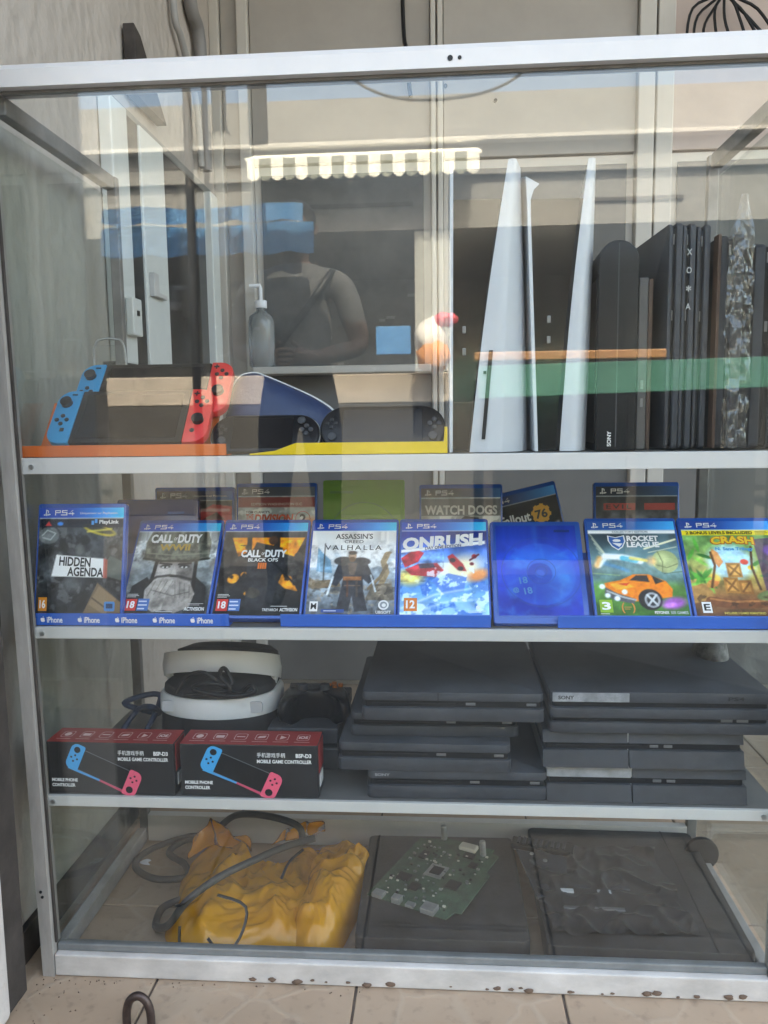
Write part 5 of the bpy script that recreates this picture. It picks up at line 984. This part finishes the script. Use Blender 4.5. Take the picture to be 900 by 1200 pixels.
def film_yellow():
    m = bpy.data.materials.new('yellow_carrier_film'); m.use_nodes = True; t = m.node_tree; N = t.nodes; L = t.links; N.clear(); o = N.new('ShaderNodeOutputMaterial')
    tc = N.new('ShaderNodeTexCoord'); n0 = N.new('ShaderNodeTexNoise'); n0.inputs['Scale'].default_value = 14; n0.inputs['Detail'].default_value = 5; L.new(tc.outputs['Object'], n0.inputs[0])
    wv = N.new('ShaderNodeMix'); wv.data_type = 'VECTOR'; wv.inputs[0].default_value = .08; L.new(tc.outputs['Object'], wv.inputs[4]); L.new(n0.outputs['Color'], wv.inputs[5])
    rn = N.new('ShaderNodeTexNoise'); rn.noise_type = 'RIDGED_MULTIFRACTAL'; rn.inputs['Scale'].default_value = 16; rn.inputs['Detail'].default_value = 3; L.new(wv.outputs[1], rn.inputs[0])
    bp = N.new('ShaderNodeBump'); bp.inputs['Strength'].default_value = .8; bp.inputs['Distance'].default_value = .004; L.new(rn.outputs[0], bp.inputs['Height'])
    cr = N.new('ShaderNodeMix'); cr.data_type = 'RGBA'; cr.inputs[6].default_value = (.78, .31, .018, 1); cr.inputs[7].default_value = (.93, .46, .035, 1); L.new(n0.outputs[0], cr.inputs[0])
    df = N.new('ShaderNodeBsdfDiffuse'); tl = N.new('ShaderNodeBsdfTranslucent'); tr = N.new('ShaderNodeBsdfTransparent'); gl = N.new('ShaderNodeBsdfGlossy'); gl.inputs['Roughness'].default_value = .18
    tr.inputs[0].default_value = (.9, .62, .18, 1)
    for s_ in (df, tl): L.new(cr.outputs[2], s_.inputs[0])
    for s_ in (df, tl, gl): L.new(bp.outputs[0], s_.inputs['Normal'])
    m1 = N.new('ShaderNodeMixShader'); m1.inputs[0].default_value = .30; L.new(df.outputs[0], m1.inputs[1]); L.new(tl.outputs[0], m1.inputs[2])
    m2 = N.new('ShaderNodeMixShader'); m2.inputs[0].default_value = .05; L.new(m1.outputs[0], m2.inputs[1]); L.new(tr.outputs[0], m2.inputs[2])
    fr = N.new('ShaderNodeFresnel'); fr.inputs[0].default_value = 1.5; L.new(bp.outputs[0], fr.inputs['Normal'])
    m3 = N.new('ShaderNodeMixShader'); L.new(fr.outputs[0], m3.inputs[0]); L.new(m2.outputs[0], m3.inputs[1]); L.new(gl.outputs[0], m3.inputs[2]); L.new(m3.outputs[0], o.inputs[0])
    MATS[m.name] = m; return m
M_bag = film_yellow()
yb = thing('carrier_bag', 'crumpled yellow plastic carrier bag with a twisted end on the cabinet floor', 'bag', (0, 0, .001))
obj('bag_film', crumple([(.155, .085), (.15, .16), (.13, .25), (.15, .335), (.19, .345), (.24, .28), (.31, .29), (.36, .335), (.39, .33), (.41, .31), (.43, .28), (.43, .22), (.42, .15), (.41, .09), (.39, .05), (.36, .055), (.32, .05), (.27, .03), (.21, .035)], .070, 2.3), M_bag, yb, 180)
obj('bag_fold', crumple([(.375, .05), (.36, .10), (.365, .18), (.36, .26), (.375, .32), (.42, .325), (.46, .31), (.478, .28), (.470, .20), (.455, .12), (.44, .06), (.41, .03)], .098, 7.1), M_bag, yb, 180)
def flap(pts0, pts1, sd):
    n = 26; rows = []
    for j in range(9):
        t = j/8; row = []
        for k in range(n):
            u = k/(n-1); a_ = spline(pts0, n)[min(int(u*(len(pts0)-1)*n), (len(pts0)-1)*n)]; b_ = spline(pts1, n)[min(int(u*(len(pts1)-1)*n), (len(pts1)-1)*n)]
            p = a_.lerp(b_, t); d = .006*math.sin(u*16+sd+t*2)+.007*mnoise.noise(p*45); row.append((p.x+d*.5, p.y+d, p.z+.006*mnoise.noise(p*60+Vector((sd, 0, 0)))))
        rows.append(row)
    bm = loft(rows, closed=False); bmesh.ops.solidify(bm, geom=bm.faces[:], thickness=.0006); return bm
obj('bag_flap', flap([(.13, .26, .03), (.17, .29, .04), (.22, .29, .04), (.26, .27, .05)], [(.145, .285, .060), (.165, .325, .078), (.19, .315, .068), (.235, .285, .062)], 2), M_bag, yb, 180)
obj('bag_flap', flap([(.29, .29, .05), (.33, .31, .05), (.38, .31, .06)], [(.305, .315, .062), (.345, .335, .070), (.385, .332, .070)], 5), M_bag, yb, 180)
obj('printed_mark', B(.405, .425, .004, .012, .025, .043, .002), M_black, yb); obj('printed_mark', B(.408, .424, .012, .02, .006, .018, .002), M_black, yb)
for pts in ([(.185, .058, .075), (.20, .05, .085), (.235, .075, .10)], [(.20, .03, .060), (.205, .015, .030), (.225, .02, .036)], [(.255, .05, .10), (.30, .045, .085), (.295, .02, .05), (.27, .012, .03), (.245, .025, .045)], [(.345, .10, .10), (.352, .13, .11), (.37, .16, .115)]):
    obj('printed_line', tube(spline(pts, 4), .0024, 5), M_ink_k, yb)
# black cable coil, partly over the bag
cb1 = tag(obj('black_cable', tube(spline([(.235, .30, .012), (.17, .375, .02), (.09, .372, .012), (.035, .32, .010), (.035, .27, .010), (.085, .235, .010), (.14, .24, .012), (.125, .28, .012), (.085, .31, .016), (.10, .345, .02), (.16, .35, .04), (.22, .30, .10), (.29, .27, .115), (.345, .255, .105), (.355, .235, .085)], 8), .0062, 8), mat('black_rubber_cable', (.022, .022, .022), .55, dust=.15), smooth=60), 'black rubber cable looping from the floor over the yellow bag', 'cable')
tag(obj('black_cable', tube(spline([(.15, .175, .010), (.128, .15, .010), (.135, .10, .012), (.17, .062, .04), (.205, .06, .085), (.25, .085, .110), (.30, .125, .118), (.34, .165, .118), (.385, .19, .12)], 8), .0062, 8), MATS['black_rubber_cable'], smooth=60), 'thick doubled black cable lying across the front of the yellow bag', 'cable')
tag(obj('white_crumb', crumple([(.035, .30), (.045, .31), (.055, .305), (.05, .298), (.058, .29), (.042, .292)], .006, 4, 4, 18, .1), M_white, loc=(-.003, -.0, .001)), 'small white scrap on the cabinet floor left of the cable', 'scrap')
# two large shells lying flat
M_shell = mat('scuffed_black_shell', (.013, .0135, .016), .42, 0, .6, 18, .15, 200, spec=.35, dust=.10)
def shell(label, loc, yaw, w, d, h, groove, ports=False, tilt=0):
    t = thing('console_shell', label, 'console shell', loc, (rad(tilt), 0, rad(yaw)), 'black console shells on the cabinet floor')
    sl = obj('shell_plate', prism(rrect(0, w, 0, d, .012, 4), 0, h, .003), M_shell, t, 40)
    obj('groove', B(groove, groove+.0022, .001, d-.001, h-.001, h+.0004), M_ink_k, t)
    obj('vent_strip', B(.01, groove-.01, -.0006, .003, h*.25, h*.5), M_ink_k, t)
    if ports:
        for x in (.035, .095): obj('white_clip', B(x, x+.022, .130, .139, h+.0002, h+.006, .001), mat('aged_white_clip', (.50, .51, .52), .5), t)
        obj('bracket_frame', B(.03, .15, .145, .155, h+.0002, h+.004, .001), M_dark, t); obj('bracket_frame', B(.035, .13, .085, .092, h+.0002, h+.006, .001), M_copper, t); obj('bracket_frame', B(.035, .14, .055, .082, h+.0002, h+.003, .001), M_dark, t)
        for k in range(14): obj('vent_slot', B(.03+.009*k, .036+.009*k, .160, .170, h+.0001, h+.0006), M_ink_k, t)
    return t
shell('flat black console shell with a green board lying on it', (.468, .035, .0012), .5, .266, .300, .048, .018)
shell('larger flat black console shell with white clips at the right', (.757, .028, .0012), -1.0, .300, .345, .050, .245, True)
# ribbed dark bracket wedged between the shells
rb = thing('hinge_bracket', 'dark ribbed bracket wedged between the two black shells', 'bracket', (.735, .29, .052), (0, 0, rad(-14)))
obj('bracket_bar', B(-.01, .10, 0, .03, 0, .010, .002), M_black, rb)
for k in range(9): obj('rib', B(.0+.01*k, .005+.01*k, .004, .026, .0102, .013), M_dark, rb)
obj('bracket_leaf', prism([(.0, -.005), (.09, -.005), (.10, -.12), (.055, -.14)], .0, .004, .001), M_dark, rb)
for x, y in ((.03, -.015), (.055, -.03)): obj('screw', prism(circ(x, y, .004, 10), .0041, .0065, .0006), M_steel, rb)
# crumpled dark film lying over the right shell
def sheet(x0, x1, y0, y1, z, amp, sd, nx=60, ny=70):
    bm = bmesh.new(); V = []
    for j in range(ny+1):
        row = []
        for i in range(nx+1):
            u, v = i/nx, j/ny; x = x0+(x1-x0)*u+.018*mnoise.noise(Vector((v*4, u*1.5, sd)))*(1 if 0 < u < 1 else 1.6); y = y0+(y1-y0)*v+.016*mnoise.noise(Vector((u*4, v*1.5, sd+5)))
            r1 = 1-abs(mnoise.noise(Vector((x*16+y*9, y*11-x*5, sd))))*2.4; r2 = 1-abs(mnoise.noise(Vector((x*38, y*30, sd+2))))*2.4
            row.append(bm.verts.new((x, y, z+max(0, amp*(max(0, r1)**2+.45*max(0, r2)**2)))))
        V.append(row)
    for j in range(ny):
        for i in range(nx): bm.faces.new((V[j][i], V[j][i+1], V[j+1][i+1], V[j+1][i]))
    return bm
tag(obj('plastic_sheet', sheet(.765, .985, .05, .30, .0528, .007, 3.3), mat('dark_film', (.014, .0145, .017), .28, 0, .4, 20, dust=.10), smooth=70), 'crumpled dark plastic sheet lying over the right black shell', 'plastic sheet')
# circuit board
def pcb_mat():
    m = mat('green_circuit_board', (.030, .075, .040), .5, 0, .5, 55, .4, 400, dust=.16); return m
pb_ = thing('circuit_board', 'green circuit board with chips and connectors on the black shell', 'circuit board', (.478, .142, .0505), (rad(4), rad(-2), rad(-28)))
pb_.scale = (1.08, 1.12, 1.1)
po = [(0, 0), (.135, 0), (.140, .018), (.150, .02), (.150, .115), (.142, .12), (.142, .165), (.128, .168), (.128, .178), (.035, .178), (.03, .17), (.0, .16)]
obj('board', prism(po, 0, .0018, 0), pcb_mat(), pb_)
M_chip = mat('black_chip', (.012, .012, .013), .3); M_tin = mat('tin_metal', (.42, .42, .41), .35, .7, .2, 60); M_cream = mat('cream_connector', (.55, .52, .44), .5)
rr = random.Random(12)
obj('heat_spreader', B(.055, .085, .075, .105, .0019, .0035), M_tin, pb_); obj('processor', B(.062, .080, .081, .099, .0036, .0048), M_chip, pb_)
for x, y, w_, d_, h_ in ((.02, .05, .022, .016, .002), (.1, .06, .02, .02, .002), (.05, .035, .016, .016, .002), (.025, .11, .012, .02, .002), (.11, .12, .012, .012, .002), (.09, .14, .018, .012, .002)): obj('chip', B(x, x+w_, y, y+d_, .0019, .0019+h_), M_chip, pb_)
for x, y, w_, d_, h_ in ((.010, -.003, .018, .014, .006), (.045, -.003, .014, .012, .009), (.095, -.004, .022, .018, .008), (.068, -.002, .014, .01, .004)): obj('connector', B(x, x+w_, y, y+d_, .0019, .0019+h_, .0006), M_tin, pb_)
for x, y in ((.04, .172), (.118, .158)): obj('post_connector', prism(circ(x, y, .005, 12), .0019, .026, .001), M_tin, pb_, 40)
obj('cream_socket', B(.075, .105, .155, .17, .0019, .009, .002), M_cream, pb_)
for k in range(110):
    x, y = rr.uniform(.008, .13), rr.uniform(.012, .155); s = rr.uniform(.0012, .003)
    obj('component', B(x, x+s*1.6, y, y+s, .0019, .0019+s*.8), (M_tin, M_cream, M_chip, M_copper)[k % 4], pb_)
# round dark cap at the right edge
tag(obj('speaker_disc', prism(circ(0, 0, .030, 24), 0, .012, .003, 'Y'), M_black, smooth=40, loc=(1.066, .30, .045)), 'round dark disc standing at the right end of the cabinet floor', 'disc')

# iron ring on the pavement in front
tag(obj('iron_shackle', tube(spline([(.165, -.098, -.002), (.166, -.098, .022), (.172, -.098, .038), (.183, -.098, .044), (.193, -.098, .038), (.199, -.098, .022), (.200, -.098, -.002)], 6), .0058, 10), mat('worn_iron', (.07, .05, .045), .4, .6, .4, 40, .3, 80), smooth=60), 'rusty iron shackle standing on the tiles before the cabinet', 'shackle')
dm = bmesh.new(); rd = random.Random(4)
for k in range(80):
    x, y = (rd.uniform(-.03, .09), rd.uniform(-.16, -.012)) if k % 2 else (rd.uniform(.0, .5), -.012-abs(rd.gauss(0, .008)))
    s_ = rd.uniform(.0004, .0013); v0 = len(dm.verts); r3 = bmesh.ops.create_icosphere(dm, subdivisions=1, radius=s_, matrix=Matrix.Translation((x, y, s_*.4)))
do = obj('dirt_crumbs', dm, mat('dry_mud')); do['kind'] = 'stuff'; do['label'] = 'dark crumbs of dirt on the tiles along the cabinet foot'

# ------------------------------------------------------------------ person under the tarpaulins, mirrored in the glass
def person(loc):
    t = thing('person', 'person in grey T-shirt with shoulder strap, mirrored under the blue tarpaulin', 'person', loc)
    J = {}; E_ = []
    def ch(names):
        for a, b in zip(names[:-1], names[1:]): E_.append((a, b))
    def jt(n, p, r, r2=None): J[n] = (Vector(p), (r, r2 or r))
    # facing +Y
    jt('pelvis', (0, 0, .92), .150, .105); jt('waist', (0, .0, 1.06), .140, .10); jt('chest', (0, .0, 1.25), .165, .115); jt('shl', (0, -.01, 1.38), .10, .085); jt('neck', (0, -.01, 1.46), .055); jt('jaw', (0, .02, 1.52), .066, .075); jt('head', (0, .01, 1.60), .078, .095); jt('crown', (0, 0, 1.67), .055, .06)
    ch(['pelvis', 'waist', 'chest', 'shl', 'neck', 'jaw', 'head', 'crown'])
    for s, n in ((-1, 'l'), (1, 'r')):
        jt(n+'s', (s*.19, -.01, 1.38), .068); jt(n+'e', (s*.265, -.02, 1.12), .046); jt(n+'w', (s*.10, .22, 1.06), .030); jt(n+'p', (s*.055, .265, 1.065), .034, .022)
        ch(['shl', n+'s', n+'e', n+'w', n+'p'])
        for k in range(4):
            jt(n+'f%d' % k, (s*(.025-.004*k), .285, 1.092-.020*k), .0095); jt(n+'g%d' % k, (s*(-.008+.004*abs(k-1)), .292, 1.092-.021*k), .0085); ch([n+'p', n+'f%d' % k, n+'g%d' % k])
        jt(n+'t', (s*.05, .245, 1.105), .010); jt(n+'u', (s*.02, .265, 1.125), .009); ch([n+'p', n+'t', n+'u'])
        jt(n+'h', (s*.09, 0, .88), .105); jt(n+'k', (s*.11, .02, .49), .068); jt(n+'a', (s*.12, -.02, .10), .045); jt(n+'o', (s*.125, .10, .045), .042); ch(['pelvis', n+'h', n+'k', n+'a', n+'o'])
    names = list(J); me = bpy.data.meshes.new('body'); me.from_pydata([J[n][0] for n in names], [(names.index(a), names.index(b)) for a, b in E_], [])
    o = bpy.data.objects.new('body', me); C.objects.link(o)
    sk = o.modifiers.new('s', 'SKIN'); ss = o.modifiers.new('d', 'SUBSURF'); ss.levels = ss.render_levels = 2
    for v, n in zip(me.skin_vertices[0].data, names): v.radius = J[n][1]
    me.skin_vertices[0].data[0].use_root = True
    bpy.context.view_layer.update(); ev = o.evaluated_get(bpy.context.evaluated_depsgraph_get()); m2 = bpy.data.meshes.new_from_object(ev)
    C.objects.unlink(o); bpy.data.objects.remove(o); m2.materials.clear()
    M_sk = mat('skin', (.10, .055, .037), .5); M_sh = mat('grey_tshirt', (.075, .076, .078), .85, 0, .15, 8); M_tr = mat('dark_trousers', (.022, .024, .032), .85); M_so = mat('dark_shoe', (.02, .02, .02), .6)
    for m_ in (M_sk, M_sh, M_tr, M_so): m2.materials.append(m_)
    for p in m2.polygons:
        c = p.center; p.use_smooth = True
        arm = abs(c.x) > .20 or c.y > .14
        p.material_index = 3 if c.z < .10 else 2 if c.z < .96 else 0 if (c.z > 1.455 or (arm and c.z < 1.22 and (abs(c.x) > .205 or c.y > .14))) else 1
    b = obj('body', m2, None, t)
    hr = bmesh.new(); bmesh.ops.create_uvsphere(hr, u_segments=20, v_segments=12, radius=1); bmesh.ops.scale(hr, vec=(.088, .102, .085), verts=hr.verts)
    for v in hr.verts:
        if v.co.y > .045 and v.co.z < .035: v.co.y = .045
        if v.co.z < -.05: v.co.z = -.05
    obj('hair', hr, mat('black_hair', (.012, .010, .009), .6), t, 60, (0, 0, 1.632))
    fc = [('nose', [(0, .098, 1.60), (0, .112, 1.572), (0, .098, 1.566)], .010)]
    for nm, pts, r in fc: obj(nm, tube(pts, r, 8), M_sk, t, 60)
    for s in (-1, 1):
        e = bmesh.new(); bmesh.ops.create_uvsphere(e, u_segments=10, v_segments=8, radius=.011); obj('eye', e, M_ink_w, t, 60, (s*.030, .088, 1.603))
        obj('ear', tube([(s*.078, .0, 1.615), (s*.088, -.008, 1.60), (s*.080, 0, 1.575)], .010, 8), M_sk, t, 60)
    obj('mouth', tube([(-.022, .092, 1.535), (0, .098, 1.537), (.022, .092, 1.535)], .005, 6), mat('lip', (.13, .05, .04), .5), t, 60)
    obj('strap', tube(spline([(.155, .03, 1.425), (.13, .09, 1.37), (.05, .125, 1.25), (-.05, .118, 1.13), (-.14, .06, 1.02)], 6), .014, 8), M_black, t, 60)
    obj('belt_bag', B(-.12, .14, .10, .16, .98, 1.05, .02), M_black, t, 60)
    return t
person((.008, -2.27, 0))
